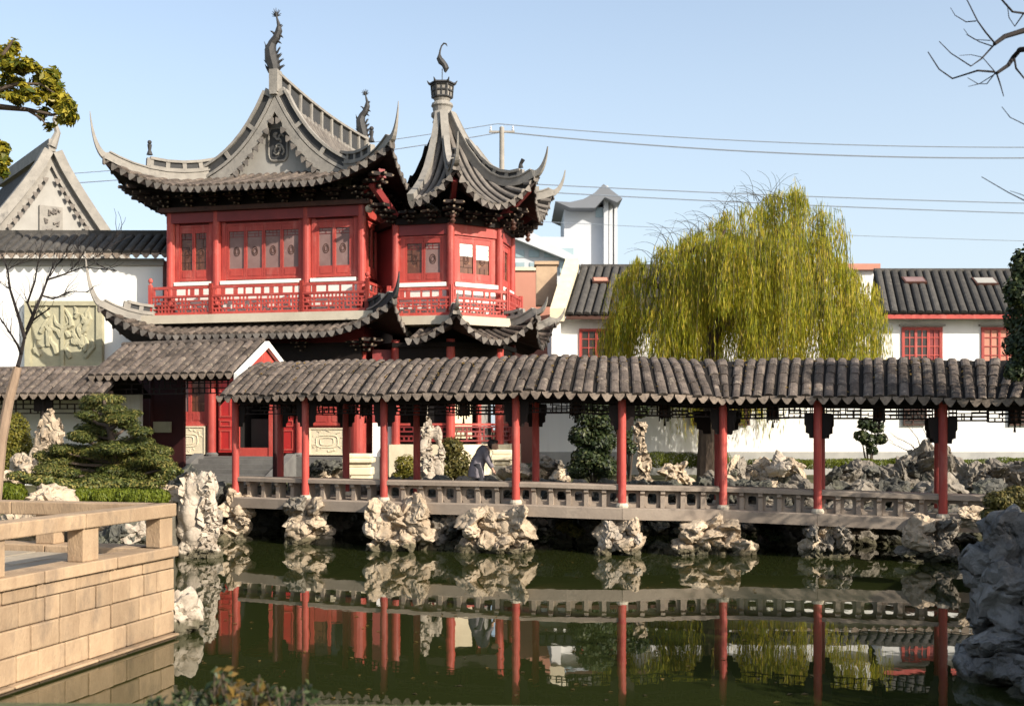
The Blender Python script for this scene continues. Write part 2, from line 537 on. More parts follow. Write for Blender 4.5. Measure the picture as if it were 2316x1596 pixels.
def slope_tiles(parent, e0, e1, up, pitch, nt, hgt=1.0, far=False, drip=True, sheet_mat='tile_under', jit=0.012, row=None):
    """a straight tiled slope: under sheet, cover tiles one by one, drip tiles"""
    e0, e1, up = V(e0), V(e1), V(up)
    d = e1 - e0
    L = d.length
    dn = d.normalized()
    nrm = dn.cross(up).normalized()
    if nrm.z < 0:
        nrm = -nrm
    mb = MB()
    mb.prism([e0, e1, e1 + up, e0 + up], -nrm * 0.06)
    sh = mb.build('roof_bed', M[sheet_mat], parent)
    n = max(1, int(L / pitch))
    pt = L / n
    UL = up.length
    un = up.normalized()
    for k in range(n):
        for j in range(nt):
            c = e0 + dn * (pt * (k + .5) + random.uniform(-jit, jit)) + un * (UL * j / nt - 0.02) + nrm * 0.004
            ln = UL / nt + (0.06 if j < nt - 1 else 0.03)
            y = (un * ln + nrm * random.uniform(-.004, .012) + dn * random.uniform(-jit, jit)).normalized()
            wd = pt * 0.84
            inst('tile_row' if nt == 1 else 'tile', (ROW_FAR if far else TILE), parent, frame_mat(c, y, nrm, wd, ln, wd * hgt))
        if drip:
            c = e0 + dn * (pt * (k + .5)) - un * 0.025
            out = V((-un.x, -un.y, 0)).normalized()
            inst('drip_tile', DRIP, parent, frame_mat(c, -out, (0, 0, 1), pt / .325, 1, pt / .325 * random.uniform(.9, 1.08)))
    return sh

# ---- rocks
def rock_data(name, mat, seed, sub=3, amp=0.28, cuts=9, dents=0, tall=False):
    rnd = random.Random(seed)
    bm = bmesh.new()
    bmesh.ops.create_icosphere(bm, subdivisions=sub, radius=1)
    off = V((rnd.uniform(-50, 50), rnd.uniform(-50, 50), rnd.uniform(-50, 50)))
    planes = []
    for _ in range(cuts):
        nn = V((rnd.gauss(0, 1), rnd.gauss(0, 1), rnd.gauss(0, 1))).normalized()
        planes.append((nn, rnd.uniform(0.55, 0.92)))
    dn = []
    for _ in range(dents):
        nn = V((rnd.gauss(0, 1), rnd.gauss(0, 1), rnd.gauss(0, .8))).normalized()
        dn.append((nn * 1.0, rnd.uniform(0.14, 0.30 if dents > 8 else 0.42)))
    for v in bm.verts:
        q = v.co.copy()
        for nn, dd in planes:
            e = q.dot(nn) - dd
            if e > 0:
                q -= nn * e * 0.92
        qq = q.copy()
        if tall:
            qq = V((q.x * 1.6, q.y * 1.6, q.z * .55))
        h = noise.fractal(qq * 1.3 + off, 0.9, 2.1, 4) * amp
        rg = 1 - abs(noise.noise(qq * 2.3 + off * 1.7))
        q += v.co * (h - (rg ** 5) * amp * 0.75)
        q += v.co * (noise.noise(qq * 6.1 + off) * .03 + noise.noise(qq * 13 + off) * .014) * (amp / .2)
        for c, r_ in dn:
            e = (q - c).length
            if e < r_ * 1.4:
                q -= c.normalized() * (1 - e / (r_ * 1.4)) ** 1.2 * r_ * 1.1
        v.co = q
    me = bpy.data.meshes.new(name)
    bm.to_mesh(me)
    bm.free()
    me.materials.append(M[mat])
    me.polygons.foreach_set('use_smooth', [True] * len(me.polygons))
    if hasattr(me, 'set_sharp_from_angle'):
        me.set_sharp_from_angle(angle=R(38))
    return me

ROCKS = {}
def rock_var(mat, i):
    k = (mat, i % 7)
    if k not in ROCKS:
        ROCKS[k] = rock_data('rock', mat, 100 + i % 7 * 13 + len(mat), 4, 0.19 if mat in ('rock_cream', 'rock_white', 'rock_blue') else .27, (6 if mat == 'rock_cream' else 10) + i % 3 * 3, (2, 5, 3)[i % 3] if mat != 'rock_blue' else 2)
    return ROCKS[k]

def rock_mw(c, size, rnd, tilt=0.35):
    rot = Matrix.Rotation(rnd.uniform(0, 6.28), 4, 'Z')
    t = Matrix.Rotation(rnd.uniform(-tilt, tilt), 4, 'X') @ Matrix.Rotation(rnd.uniform(-tilt, tilt), 4, 'Y')
    sz = Matrix.Diagonal((*size, 1))
    pre = Matrix.Rotation(rnd.uniform(0, 6.28), 4, V((rnd.gauss(0, 1), rnd.gauss(0, 1), rnd.gauss(0, 1))).normalized())
    return Matrix.Translation(V(c)) @ t @ sz @ pre

def pile(label, lo, hi, n, mats, seed, name='rock_pier', cat='rock pier', group=None, taper=0.0, big=1.0):
    """a heap of fitted stones filling a box; every stone is a part"""
    rnd = random.Random(seed)
    lo, hi = V(lo), V(hi)
    w_, d_, h_ = hi - lo
    root = thing(name, label, cat, ((lo.x + hi.x) / 2, (lo.y + hi.y) / 2, lo.z), group)
    s_ = math.sqrt(w_ * h_ / n)
    nl = max(1, round(h_ / (s_ * 0.8)))
    per = max(1, round(n / nl))
    for j in range(nl):
        z = lo.z + (j + .5) / nl * h_
        shrink = 1 - taper * j / max(1, nl - 1)
        k = max(1, round(per * shrink) + rnd.choice((0, 0, 1)))
        for i in range(k):
            x = (lo.x + hi.x) / 2 + ((i + .5 + rnd.uniform(-.22, .22)) / k - .5) * w_ * shrink
            y = (lo.y + hi.y) / 2 + rnd.uniform(-.18, .18) * d_
            sx = w_ * shrink / k * rnd.uniform(.62, .9) * big
            sz = h_ / nl * rnd.uniform(.62, .85) * big
            sy = d_ * rnd.uniform(.42, .6)
            inst('rock', rock_var(rnd.choice(mats), rnd.randrange(7)), root, rock_mw((x, y, z), (sx, sy, sz), rnd, .22))
    return root

def boulder(label, c, size, mat, seed, rot=0, name='boulder', cat='boulder', sub=4, tall=False, dents=5, amp=.3, cuts=8, group=None, smoothmat=None):
    me = rock_data(name, mat, seed, sub, amp, cuts, dents, tall)
    o = bpy.data.objects.new(name, me)
    mw = Matrix.Translation(V(c)) @ Matrix.Rotation(rot, 4, 'Y') @ Matrix.Rotation(seed * 1.3, 4, 'Z') @ Matrix.Diagonal((*size, 1))
    put(o, None, mw)
    return tag(o, label, cat, group)

def remesh_obj(name, mb, mat, voxel, amp, nsc, seed, parent=None, zs=1.0, ridged=0.0, smooth=True, oct_=4):
    """closed lumps fused into one skin, then weathered"""
    me = mb.mesh(name, M[mat])
    o = bpy.data.objects.new(name, me)
    COL.objects.link(o)
    md = o.modifiers.new('r', 'REMESH')
    md.mode = 'VOXEL'
    md.voxel_size = voxel
    ms = o.modifiers.new('s', 'SMOOTH')
    ms.factor = 0.5
    ms.iterations = 3
    dg = bpy.context.evaluated_depsgraph_get()
    me2 = bpy.data.meshes.new_from_object(o.evaluated_get(dg))
    bpy.data.objects.remove(o)
    off = V((seed * 3.1, seed * 1.7, seed * 2.3))
    for v in me2.vertices:
        q = V((v.co.x, v.co.y, v.co.z * zs)) * nsc + off
        h = noise.fractal(q, 1.0, 2.0, oct_)
        r_ = (1 - abs(noise.noise(q * 0.8 + off))) ** 3
        v.co += v.normal * (h * amp - r_ * ridged)
    me2.materials.clear()
    me2.materials.append(M[mat])
    me2.polygons.foreach_set('use_smooth', [smooth] * len(me2.polygons))
    if smooth and hasattr(me2, 'set_sharp_from_angle'):
        me2.set_sharp_from_angle(angle=R(42))
    me2.name = name
    return put(bpy.data.objects.new(name, me2), parent)

def ball(mb, c, r_, sq=(1, 1, 1), n=8, m=6):
    c = V(c)
    vs, fs = [c + V((0, 0, -r_ * sq[2]))], []
    for j in range(1, m):
        p = -math.pi / 2 + math.pi * j / m
        for k in range(n):
            a = 6.28319 * k / n
            vs.append(c + V((r_ * sq[0] * math.cos(p) * math.cos(a), r_ * sq[1] * math.cos(p) * math.sin(a), r_ * sq[2] * math.sin(p))))
    vs.append(c + V((0, 0, r_ * sq[2])))
    for k in range(n):
        fs.append((0, 1 + (k + 1) % n, 1 + k))
        fs.append((len(vs) - 1, 1 + (m - 2) * n + k, 1 + (m - 2) * n + (k + 1) % n))
    for j in range(m - 2):
        for k in range(n):
            a, b = 1 + j * n + k, 1 + j * n + (k + 1) % n
            fs.append((a, b, b + n, a + n))
    mb.add(vs, fs)

# ---- foliage
def leaf_mesh(name, mat, P, N, size, aspect=0.45, seed=1, droop=None):
    """P: leaf positions, N: leaf facing; one bent diamond each"""
    rs = np.random.RandomState(seed)
    n = len(P)
    P = np.asarray(P, float)
    N = np.asarray(N, float)
    N = N / np.maximum(np.linalg.norm(N, axis=1, keepdims=True), 1e-6)
    a = rs.normal(size=(n, 3))
    if droop is not None:
        a = a * 0.35 + np.asarray(droop)
    t = a - N * (a * N).sum(1, keepdims=True)
    t /= np.maximum(np.linalg.norm(t, axis=1, keepdims=True), 1e-6)
    b = np.cross(N, t)
    s_ = size * rs.uniform(0.6, 1.3, size=(n, 1))
    v = np.empty((n, 4, 3))
    v[:, 0] = P - t * s_ * .5
    v[:, 1] = P + b * s_ * aspect * .5 + N * s_ * .1
    v[:, 2] = P + t * s_ * .5
    v[:, 3] = P - b * s_ * aspect * .5 + N * s_ * .1
    return quads(name, mat, v.reshape(-1, 3))

def quads(name, mat, verts):
    n = len(verts) // 4
    me = bpy.data.meshes.new(name)
    me.vertices.add(n * 4)
    me.vertices.foreach_set('co', np.asarray(verts, 'f').ravel())
    me.loops.add(n * 4)
    me.loops.foreach_set('vertex_index', np.arange(n * 4, dtype='i'))
    me.polygons.add(n)
    me.polygons.foreach_set('loop_start', np.arange(n, dtype='i') * 4)
    me.polygons.foreach_set('loop_total', np.full(n, 4, dtype='i'))
    me.update(calc_edges=True)
    me.materials.append(M[mat])
    return me

def blob_cloud(blobs, dens, rs, shell=0.55, up=0.35):
    """points near the surface of ellipsoids, facing outward"""
    P, N = [], []
    for c, r_, k in blobs:
        n = int(dens * k)
        d = rs.normal(size=(n, 3))
        d /= np.linalg.norm(d, axis=1, keepdims=True)
        rad = rs.uniform(shell, 1.08, size=(n, 1)) ** 0.8
        P.append(np.asarray(c) + d * rad * np.asarray(r_))
        nn = d + rs.normal(size=(n, 3)) * 0.45
        nn[:, 2] += up
        N.append(nn)
    return np.vstack(P), np.vstack(N)

def split_blobs(blobs, n, f, rs):
    out = []
    for c, r_, k in blobs:
        for _ in range(n):
            d = rs.normal(size=3); d /= np.linalg.norm(d)
            g = rs.uniform(.5, 1.35)
            out.append((tuple(np.asarray(c) + d * np.asarray(r_) * rs.uniform(.4, .85)), tuple(np.asarray(r_) * f * g), k / n * g))
    return out

# ---- lattice and windows
def lattice(mb, o, ux, uz, nrm, w_, h_, nx, nz, bar=0.04, th=0.04, seed=0, prob=0.62, frame=True):
    """fret of short bars inside a w x h field with corner o"""
    rnd = random.Random(seed)
    o, ux, uz, nrm = V(o), V(ux), V(uz), V(nrm)
    cx, cz = w_ / nx, h_ / nz
    def hb(x0, x1, z):
        mb.obox(o + ux * (x0 + x1) / 2 + uz * z, ux * ((x1 - x0) / 2 + bar / 2), nrm * th / 2, uz * bar / 2)
    def vb(z0, z1, x):
        mb.obox(o + ux * x + uz * (z0 + z1) / 2, ux * bar / 2, nrm * th * .46, uz * ((z1 - z0) / 2 - bar / 2))
    if frame:
        hb(0, w_, 0); hb(0, w_, h_); vb(0, h_, 0); vb(0, h_, w_)
    for j in range(1, nz):
        i = 0
        while i < nx:
            k = rnd.choice((1, 2, 2, 3))
            if rnd.random() < prob:
                hb(i * cx, min(nx, i + k) * cx, j * cz)
            i += k
    for i in range(1, nx):
        for j in range(nz):
            if rnd.random() < prob * .8:
                vb(j * cz, (j + 1) * cz, i * cx)

def window(parent, o, ux, nrm, w_, h_, leaves_, frame_mat_='red', pane_mats=('pane_pale',), low=0.22, top=0.0, fr=0.06, cross=0, deep=0.07, label=None):
    """casement set in a wall: o lower left corner on the wall face; sashes, sill panel, panes"""
    o, ux, nrm = V(o), V(ux).normalized(), V(nrm).normalized()
    uz = V((0, 0, 1))
    def bar(mb, x0, x1, z0, z1, d0, d1):
        mb.obox(o + ux * (x0 + x1) / 2 + uz * (z0 + z1) / 2 + nrm * (d0 + d1) / 2, ux * (x1 - x0) / 2, nrm * (d1 - d0) / 2, uz * (z1 - z0) / 2)
    mb = MB()
    bar(mb, 0, w_, 0, fr, -.02, deep); bar(mb, 0, w_, h_ - fr, h_, -.02, deep)
    bar(mb, 0, fr, fr, h_ - fr, -.02, deep - .004); bar(mb, w_ - fr, w_, fr, h_ - fr, -.02, deep - .004)
    fr_o = mb.build('window', M[frame_mat_], parent)
    if label:
        fr_o['label'] = label
    lw = (w_ - 2 * fr) / leaves_
    for i in range(leaves_):
        x0 = fr + i * lw
        mb = MB()
        s_ = 0.055
        bar(mb, x0 + .004, x0 + s_, fr, h_ - fr, 0, deep - .016)
        bar(mb, x0 + lw - s_, x0 + lw - .004, fr, h_ - fr, 0, deep - .016)
        bar(mb, x0 + s_, x0 + lw - s_, fr, fr + low, .002, deep - .022)
        if low > .12:
            bar(mb, x0 + s_ + .05, x0 + lw - s_ - .05, fr + .05, fr + low - .05, .004, deep - .010)
        bar(mb, x0 + s_, x0 + lw - s_, h_ - fr - s_ - top, h_ - fr, .002, deep - .020)
        if cross:
            for q in range(1, cross):
                zz = fr + low + (h_ - 2 * fr - low - top) * q / cross
                bar(mb, x0 + s_, x0 + lw - s_, zz - .02, zz + .02, .012, deep - .026)
            if cross > 2:
                bar(mb, x0 + lw / 2 - .02, x0 + lw / 2 + .02, fr + low, h_ - fr - s_, .014, deep - .028)
        mb.build('sash', M[frame_mat_], fr_o)
        pm = MB()
        bar(pm, x0 + s_ - .01, x0 + lw - s_ + .01, fr + low - .01, h_ - fr - top - .03, -.012, .010)
        pm.build('pane', M[pane_mats[i % len(pane_mats)]], fr_o)
        if h_ > 1.4 and not cross:
            lm = MB()
            pc_ = o + ux * (x0 + lw / 2) + uz * (fr + low + (h_ - fr - low - top) * .42) + nrm * .014
            lm.tube([pc_ + ux * .10 * math.cos(a_ * .5236) + uz * .15 * math.sin(a_ * .5236) for a_ in range(13)], .013, 5)
            lm.tube([pc_ + ux * .05 * math.cos(a_ * .785 + i) * (1 + .3 * (a_ % 2)) + uz * .09 * math.sin(a_ * .785 + i) for a_ in range(9)], .012, 4)
            lm.build('pane_medallion', M['brown_wood'], fr_o); lm = MB()
            zt = h_ - fr - top - .24
            lattice(lm, o + ux * (x0 + s_) + uz * zt + nrm * .014, ux, uz, nrm, lw - 2 * s_, .2, 4, 2, .018, .014, i + int(abs(o.y) * 9), .85)
            lm.build('pane_header', M['red_dark'], fr_o)
        if pane_mats[i % len(pane_mats)] == 'pane_brown':
            lm = MB()
            lattice(lm, o + ux * (x0 + s_) + uz * (fr + low) + nrm * .018, ux, uz, nrm, lw - 2 * s_, h_ - 2 * fr - low - top, 3, 5, .016, .014, i + int(o.x * 7), .75, False)
            lm.build('pane_fret', M['brown_wood'], fr_o)
    return fr_o
# ------------------------------------------------------------------ ground and water
from mathutils.geometry import tessellate_polygon
GZ = 1.15
POND = [(-30, 6.6), (-4, 6.7), (0, 6.6), (4, 6.4), (6.1, 8.5), (6.3, 13), (7.6, 17), (9.6, 20.4), (10.6, 22.6), (11.4, 25), (14, 27), (14.5, 29.3), (10, 30.3), (6, 29.9), (2, 30.1),
        (-2, 29.8), (-5, 30.2), (-7.6, 29.0), (-7.7, 26.5), (-7.3, 24.4), (-7.9, 22.2), (-9.2, 20.6), (-12, 19.3), (-17, 18.5), (-30, 17)]
OUT = [(-1500, -300), (1500, -300), (1500, 2500), (-1500, 2500)]
polys = [[V((x, y, 0)) for x, y in OUT], [V((x, y, 0)) for x, y in POND]]
tri = tessellate_polygon(polys)
allv = [V((p.x, p.y, GZ)) for q in polys for p in q]
mb = MB()
mb.add(allv, tri)
g = mb.build('ground', M['soil'], None)
if g.data.polygons[0].normal.z < 0:
    g.data.flip_normals()
kind(g, 'structure')
mb = MB()
k = len(POND)
vs = [(x, y, GZ) for x, y in POND] + [(x, y, -0.7) for x, y in POND]
mb.add(vs, [(i, (i + 1) % k, k + (i + 1) % k, k + i) for i in range(k)])
kind(mb.build('pond_bank', M['bank'], None, fix=False), 'structure')
mb = MB()
mb.add([(-31, 3.5, 0), (16, 3.5, 0), (16, 31, 0), (-31, 31, 0)], [(0, 1, 2, 3)])
kind(mb.build('water', M['water'], None), 'structure')

# ------------------------------------------------------------------ stone terrace with railing, front left
N0, C0, F0 = V((-5.40, 11.65, 0)), V((-4.55, 14.90, 0)), V((-7.20, 15.62, 0))
dn = (C0 - N0).normalized()           # along the near wall, away from us
df = (F0 - C0).normalized()           # along the far side
NN = N0 - dn * 5.5
FF = C0 + df * 11.0
rt = V((dn.y, -dn.x, 0))              # outward, to the water
ro = V((-df.y, df.x, 0))
if ro.y < 0: ro = -ro
T = thing('stone_terrace', 'tan stone block terrace with square railing posts jutting into the pond', 'terrace', (C0.x - 1, C0.y - 1, 0))
mb = MB()
mb.prism([NN + V((0, 0, -.5)), C0 - dn * .05 - rt * .05 + V((0, 0, -.5)), FF + V((0, 0, -.5)), NN - rt * 9 + V((0, 0, -.5))], (0, 0, 1.60))
mb.build('core', M['terrace_joint'], T)
rnd = random.Random(5)
def course(a, d, out, L, z0, z1, lens, proud, mat='terrace_stone', dep=.16, name='stone_block'):
    s_ = 0.0
    while s_ < L - .02:
        ln = rnd.uniform(*lens)
        if L - s_ - ln < lens[0] * .6: ln = L - s_
        q = a + d * (s_ + ln / 2) + out * (proud + rnd.uniform(-.006, .008) - dep / 2) + V((0, 0, (z0 + z1) / 2))
        b = MB()
        b.obox(q, d * (ln / 2 - .007), out * dep / 2, V((0, 0, (z1 - z0) / 2 - .006)))
        o = b.build(name, M[mat], T)
        bv = o.modifiers.new('bevel', 'BEVEL'); bv.width = rnd.uniform(.010, .022); bv.segments = 2
        s_ += ln
L1 = (C0 - NN).length
L2 = (FF - C0).length
zs = [0.07, 0.36, 0.655, 0.93, 1.085]
for i in range(4):
    course(C0, -dn, rt, L1, zs[i], zs[i + 1], ((.26, .62), (.3, .7), (.24, .6), (.3, .8))[i], 0.0)
    course(C0, df, ro, L2, zs[i], zs[i + 1], (.5, 1.0), 0.0)
course(C0 + rt * .02, -dn, rt, L1, -0.06, 0.022, (1.1, 1.9), .035, mat='terrace_wet', dep=.3, name='plinth_block')
course(C0 + rt * .02, -dn, rt, L1, 0.022, 0.07, (1.1, 1.9), .06, dep=.3, name='plinth_block')
course(C0 + rt * .02 + dn * .02, -dn, rt, L1, 1.085, 1.235, (1.0, 1.8), .035, dep=.42, name='cap_stone')
course(C0, df, ro, L2, 1.085, 1.235, (1.2, 1.8), .035, dep=.42, name='cap_stone')
# paving inside
for i in range(12):
    for j in range(6):
        c = C0 - dn * (0.75 + i * .66) - rt * (.75 + j * .72 + rnd.uniform(-.02, .02)) + V((0, 0, 1.115))
        if (c - C0).dot(ro) < -.35 or True:
            if (c - C0).dot(ro) > -.55: continue
            b = MB(); b.obox(c, dn * .322, rt * .352, V((0, 0, .028 + rnd.uniform(0, .006))))
            b.build('paving_slab', M['paving'], T)
def post(c, d, out, h0=1.23, h1=1.63, s_=.15, so=.11):
    b = MB(); b.obox(V((c.x, c.y, (h0 + h1) / 2)), d * s_, out * so, V((0, 0, (h1 - h0) / 2)))
    o = b.build('railing_post', M['terrace_stone'], T)
    bv = o.modifiers.new('bevel', 'BEVEL'); bv.width = .012; bv.segments = 2
for k in range(5):
    post(C0 - dn * (.16 + 1.62 * k) - rt * .13, dn, rt)
for k in range(1, 6):
    post(C0 + df * (.16 + 1.7 * k) - ro * .13, df, ro)
def rail(a, d, L, lens, out):
    s_ = 0
    for ln in lens:
        ln = min(ln, L - s_)
        if ln <= 0: break
        b = MB(); b.obox(a + d * (s_ + ln / 2) + V((0, 0, 1.715)), d * (ln / 2 - .004), out * .15, V((0, 0, .088)))
        o = b.build('rail_stone', M['terrace_stone'], T)
        bv = o.modifiers.new('bevel', 'BEVEL'); bv.width = .015; bv.segments = 2
        s_ += ln
rail(C0 + dn * .03 - rt * .13, -dn, L1, (1.95, 2.3, 2.4, 2.2), rt)
rail(C0 - ro * .13 + df * .18, df, L2, (2.2, 2.2, 2.4, 2.4, 2.4), ro)
# ------------------------------------------------------------------ covered zigzag bridge
BN = [(-7.12, 28.34, 28), (-7.05, 28.30, 27), (-5.07, 27.26, 25), (-3.04, 26.40, 21), (-1.5, 25.88, 18.5), (0.10, 25.40, 16), (1.30, 25.10, 12.5),
      (2.48, 24.90, 4.5), (3.60, 24.93, -3), (4.45, 25.01, -4), (4.78, 25.04, 7), (5.12, 24.93, 17), (6.75, 24.40, 18), (9.20, 23.60, 18),
      (9.85, 23.39, 19), (10.13, 23.30, 27), (10.42, 23.09, 36), (12.3, 21.70, 37)]
BS = [0.0]
for a, b in zip(BN, BN[1:]):
    BS.append(BS[-1] + math.hypot(b[0] - a[0], b[1] - a[1]))
def bnode(s_):
    s_ = max(0, min(BS[-1], s_))
    for i in range(len(BS) - 1):
        if s_ <= BS[i + 1] + 1e-9:
            t = (s_ - BS[i]) / (BS[i + 1] - BS[i])
            a, b = BN[i], BN[i + 1]
            return [a[k] + (b[k] - a[k]) * t for k in range(3)]
def bz(X):
    return -0.19 * max(0, min(1, (X - 0.5) / 9))
def bp(s_, off, z):
    X, Y, th = bnode(s_)
    th = R(th)
    return V((X + math.sin(th) * off, Y + math.cos(th) * off, z + bz(X) + (.018 * math.sin(s_ * .9) + .012 * math.sin(s_ * 2.3 + 1) if z > 3 else 0)))
def s_of(x):
    for i in range(len(BN) - 1):
        if BN[i][0] <= x <= BN[i + 1][0]:
            return BS[i] + (x - BN[i][0]) / (BN[i + 1][0] - BN[i][0]) * (BS[i + 1] - BS[i])
DW = 1.75                        # front to rear posts
BR = thing('covered_bridge', 'long zigzag covered bridge with slim red posts under a brown tiled roof', 'covered bridge', (1, 26, 0))
SE = BS[-1]
def strip(name, mat, prof, s0, s1, ds=.3, parent=None):
    """sweep a (off, z) outline along the bridge line"""
    n = max(2, int((s1 - s0) / ds))
    m = len(prof)
    vs, fs = [], []
    for i in range(n + 1):
        s_ = s0 + (s1 - s0) * i / n
        vs += [bp(s_, o_, z) for o_, z in prof]
    for i in range(n):
        for k in range(m):
            k2 = (k + 1) % m
            fs.append((i * m + k, i * m + k2, i * m + m + k2, i * m + m + k))
    fs.append(tuple(range(m))); fs.append(tuple(n * m + k for k in range(m))[::-1])
    mb = MB(); mb.add(vs, fs)
    return mb.build(name, M[mat], parent or BR)
SD = s_of(10.05)                 # walkway ends at the rocks, the roof runs on
colx = [-7.05, -5.07, -3.04, 0.10, 2.48, 4.78, 6.75, 9.20]
cs = [s_of(x) for x in colx]
# deck slabs
ed = [0.0] + cs[1:] + [SD]
for a, b in zip(ed, ed[1:]):
    o = strip('deck_slab', 'deck_stone', [(-.24, .82), (-.24, 1.06), (-.20, 1.08), (DW + .24, 1.08), (DW + .24, .82)], a + .004, b - .004)
# bench along the front: seat slab, fins, pierced panels
for a, b in zip(ed, ed[1:]):
    strip('bench_seat', 'deck_stone', [(-.07, 1.475), (-.07, 1.56), (-.03, 1.585), (.33, 1.585), (.33, 1.475)], a + .01, b - .01)
    strip('bench_seat', 'brown_wood', [(DW - .33, 1.44), (DW - .33, 1.52), (DW + .07, 1.52), (DW + .07, 1.44)], a + .01, b - .01)
def panel(s0, s1, seed):
    """stone panel with a rounded opening"""
    c = (s0 + s1) / 2
    p0, p1 = bp(s0, .1, 1.08), bp(s1, .1, 1.08)
    ux = (p1 - p0); L = ux.length; ux.normalize()
    nr = V((ux.y, -ux.x, 0)).normalized()
    w_, h_ = L, .395
    rn = random.Random(seed)
    ow, oh = w_ * rn.uniform(.52, .66), h_ * rn.uniform(.56, .70)
    cx, cz = w_ * .5 + rn.uniform(-.02, .02), h_ * .5
    rim, rec = [], []
    n = 20
    for k in range(n):
        a = 6.28319 * k / n
        ca, sa = math.cos(a), math.sin(a)
        rim.append((cx + ow / 2 * math.copysign(abs(ca) ** .5, ca), cz + oh / 2 * math.copysign(abs(sa) ** .5, sa)))
        t = min(w_ / 2 / max(abs(ca), 1e-6), h_ / 2 / max(abs(sa), 1e-6))
        rec.append((w_ / 2 + ca * t, h_ / 2 + sa * t))
    vs = []
    for dd in (0, .07):
        vs += [p0 + ux * x + V((0, 0, z)) - nr * dd for x, z in rim] + [p0 + ux * x + V((0, 0, z)) - nr * dd for x, z in rec]
    fs = []
    for k in range(n):
        k2 = (k + 1) % n
        fs.append((k, n + k, n + k2, k2))
        fs.append((2 * n + k2, 3 * n + k2, 3 * n + k, 2 * n + k))
        fs.append((k2, 2 * n + k2, 2 * n + k, k))
    mb = MB(); mb.add(vs, fs)
    mb.build('pierced_panel', M['deck_stone'], BR)
for bi, (a, b) in enumerate(zip(ed, ed[1:])):
    n = max(2, round((b - a) / .44))
    for k in range(n + 1):
        s_ = a + (b - a) * k / n
        if k == n and bi < len(ed) - 2: continue
        q0, q1 = bp(s_, -.03, 0), bp(s_, .30, 0)
        d = (q1 - q0).normalized(); sd_ = V((d.y, -d.x, 0))
        z0, z1 = 1.075 + bz(q0.x), 1.48 + bz(q0.x)
        mb = MB()
        pr = [(q0 + d * .05, z0), (q0 + d * .33, z0), (q0 + d * .33, z1), (q0 + d * .0, z1), (q0 + d * .0, z1 - .08), (q0 + d * .055, z1 - .12)]
        mb.prism([V((p_.x, p_.y, z)) - sd_ * .05 for p_, z in pr], sd_ * .10)
        mb.build('bench_fin', M['deck_stone'], BR)
        if a >= cs[2] - .01 and k < n:
            panel(s_ + .05, a + (b - a) * (k + 1) / n - .05, bi * 20 + k)
# posts
for i, s_ in enumerate(cs):
    for off, mt in ((-.0, 'red'), (DW, 'red_dark')):
        p0 = bp(s_, off - (.04 if off == 0 else 0), 1.08)
        mb = MB(); mb.cyl(p0 + V((0, 0, .09)), p0 + V((0, 0, 2.52)), .092, .088, 16)
        po = mb.build('post', M['red'], BR, smooth=False)
        mb = MB(); mb.lathe(p0 + V((0, 0, -.10 if off == 0 else 0)), [(.13, 0), (.135, .1), (.145, .14), (.12, .2)] if off == 0 else [(.14, 0), (.15, .05), (.12, .1)], 12)
        mb.build('post_base', M['slab'], po)
        # carved brackets either side of the post head
        for sg in (-1, 1):
            q0, q1 = bp(s_ + sg * .09, off, 0), bp(s_ + sg * .29, off, 0)
            z = bz(q0.x)
            d = (q1 - q0); nr = V((d.y, -d.x, 0)).normalized() * .04
            pr = [(0, 3.42), (1, 3.42), (1, 3.16), (.85, 3.12), (.85, 2.98), (.5, 2.95), (.45, 2.86), (0, 2.86)]
            mb = MB(); mb.prism([q0 + d * t + V((0, 0, zz + z)) - nr / 2 for t, zz in pr], nr)
            mb.build('bracket', M['dark_wood'], po)
# beams
for off in (0, DW):
    strip('eave_beam', 'dark_wood', [(off - .07, 3.42), (off - .07, 3.62), (off + .07, 3.62), (off + .07, 3.42)], 0, SE)
strip('ridge_beam', 'dark_wood', [(.80, 4.20), (.80, 4.34), (.95, 4.34), (.95, 4.20)], 0, SE)
for s_ in cs:
    a, b = bp(s_, 0, 3.52), bp(s_, DW, 3.52)
    mb = MB(); mb.beam(a, b, .12, .16); mb.build('tie_beam', M['dark_wood'], BR)
    a = bp(s_, DW / 2, 3.6); mb = MB(); mb.cyl(a, a + V((0, 0, .65)), .06); mb.build('king_post', M['dark_wood'], BR)
# hanging fret between the posts
bays = list(zip(cs, cs[1:])) + [(cs[-1], cs[-1] + 2.5)]
for off in (0, DW):
    for i, (a, b) in enumerate(bays):
        m_ = 3
        mb = MB()
        for j in range(m_):
            s0, s1 = a + .12 + (b - a - .24) * j / m_, a + .12 + (b - a - .24) * (j + 1) / m_
            p0, p1 = bp(s0, off, 3.17), bp(s1, off, 3.17)
            ux = p1 - p0; ux.z = 0; L = ux.length; ux.normalize()
            lattice(mb, p0, ux, (0, 0, 1), (ux.y, -ux.x, 0), L, .25, 5, 3, .026, .03, seed=i * 7 + j + off * 3, prob=.75)
        mb.build('hanging_fret', M['dark_wood'], BR)

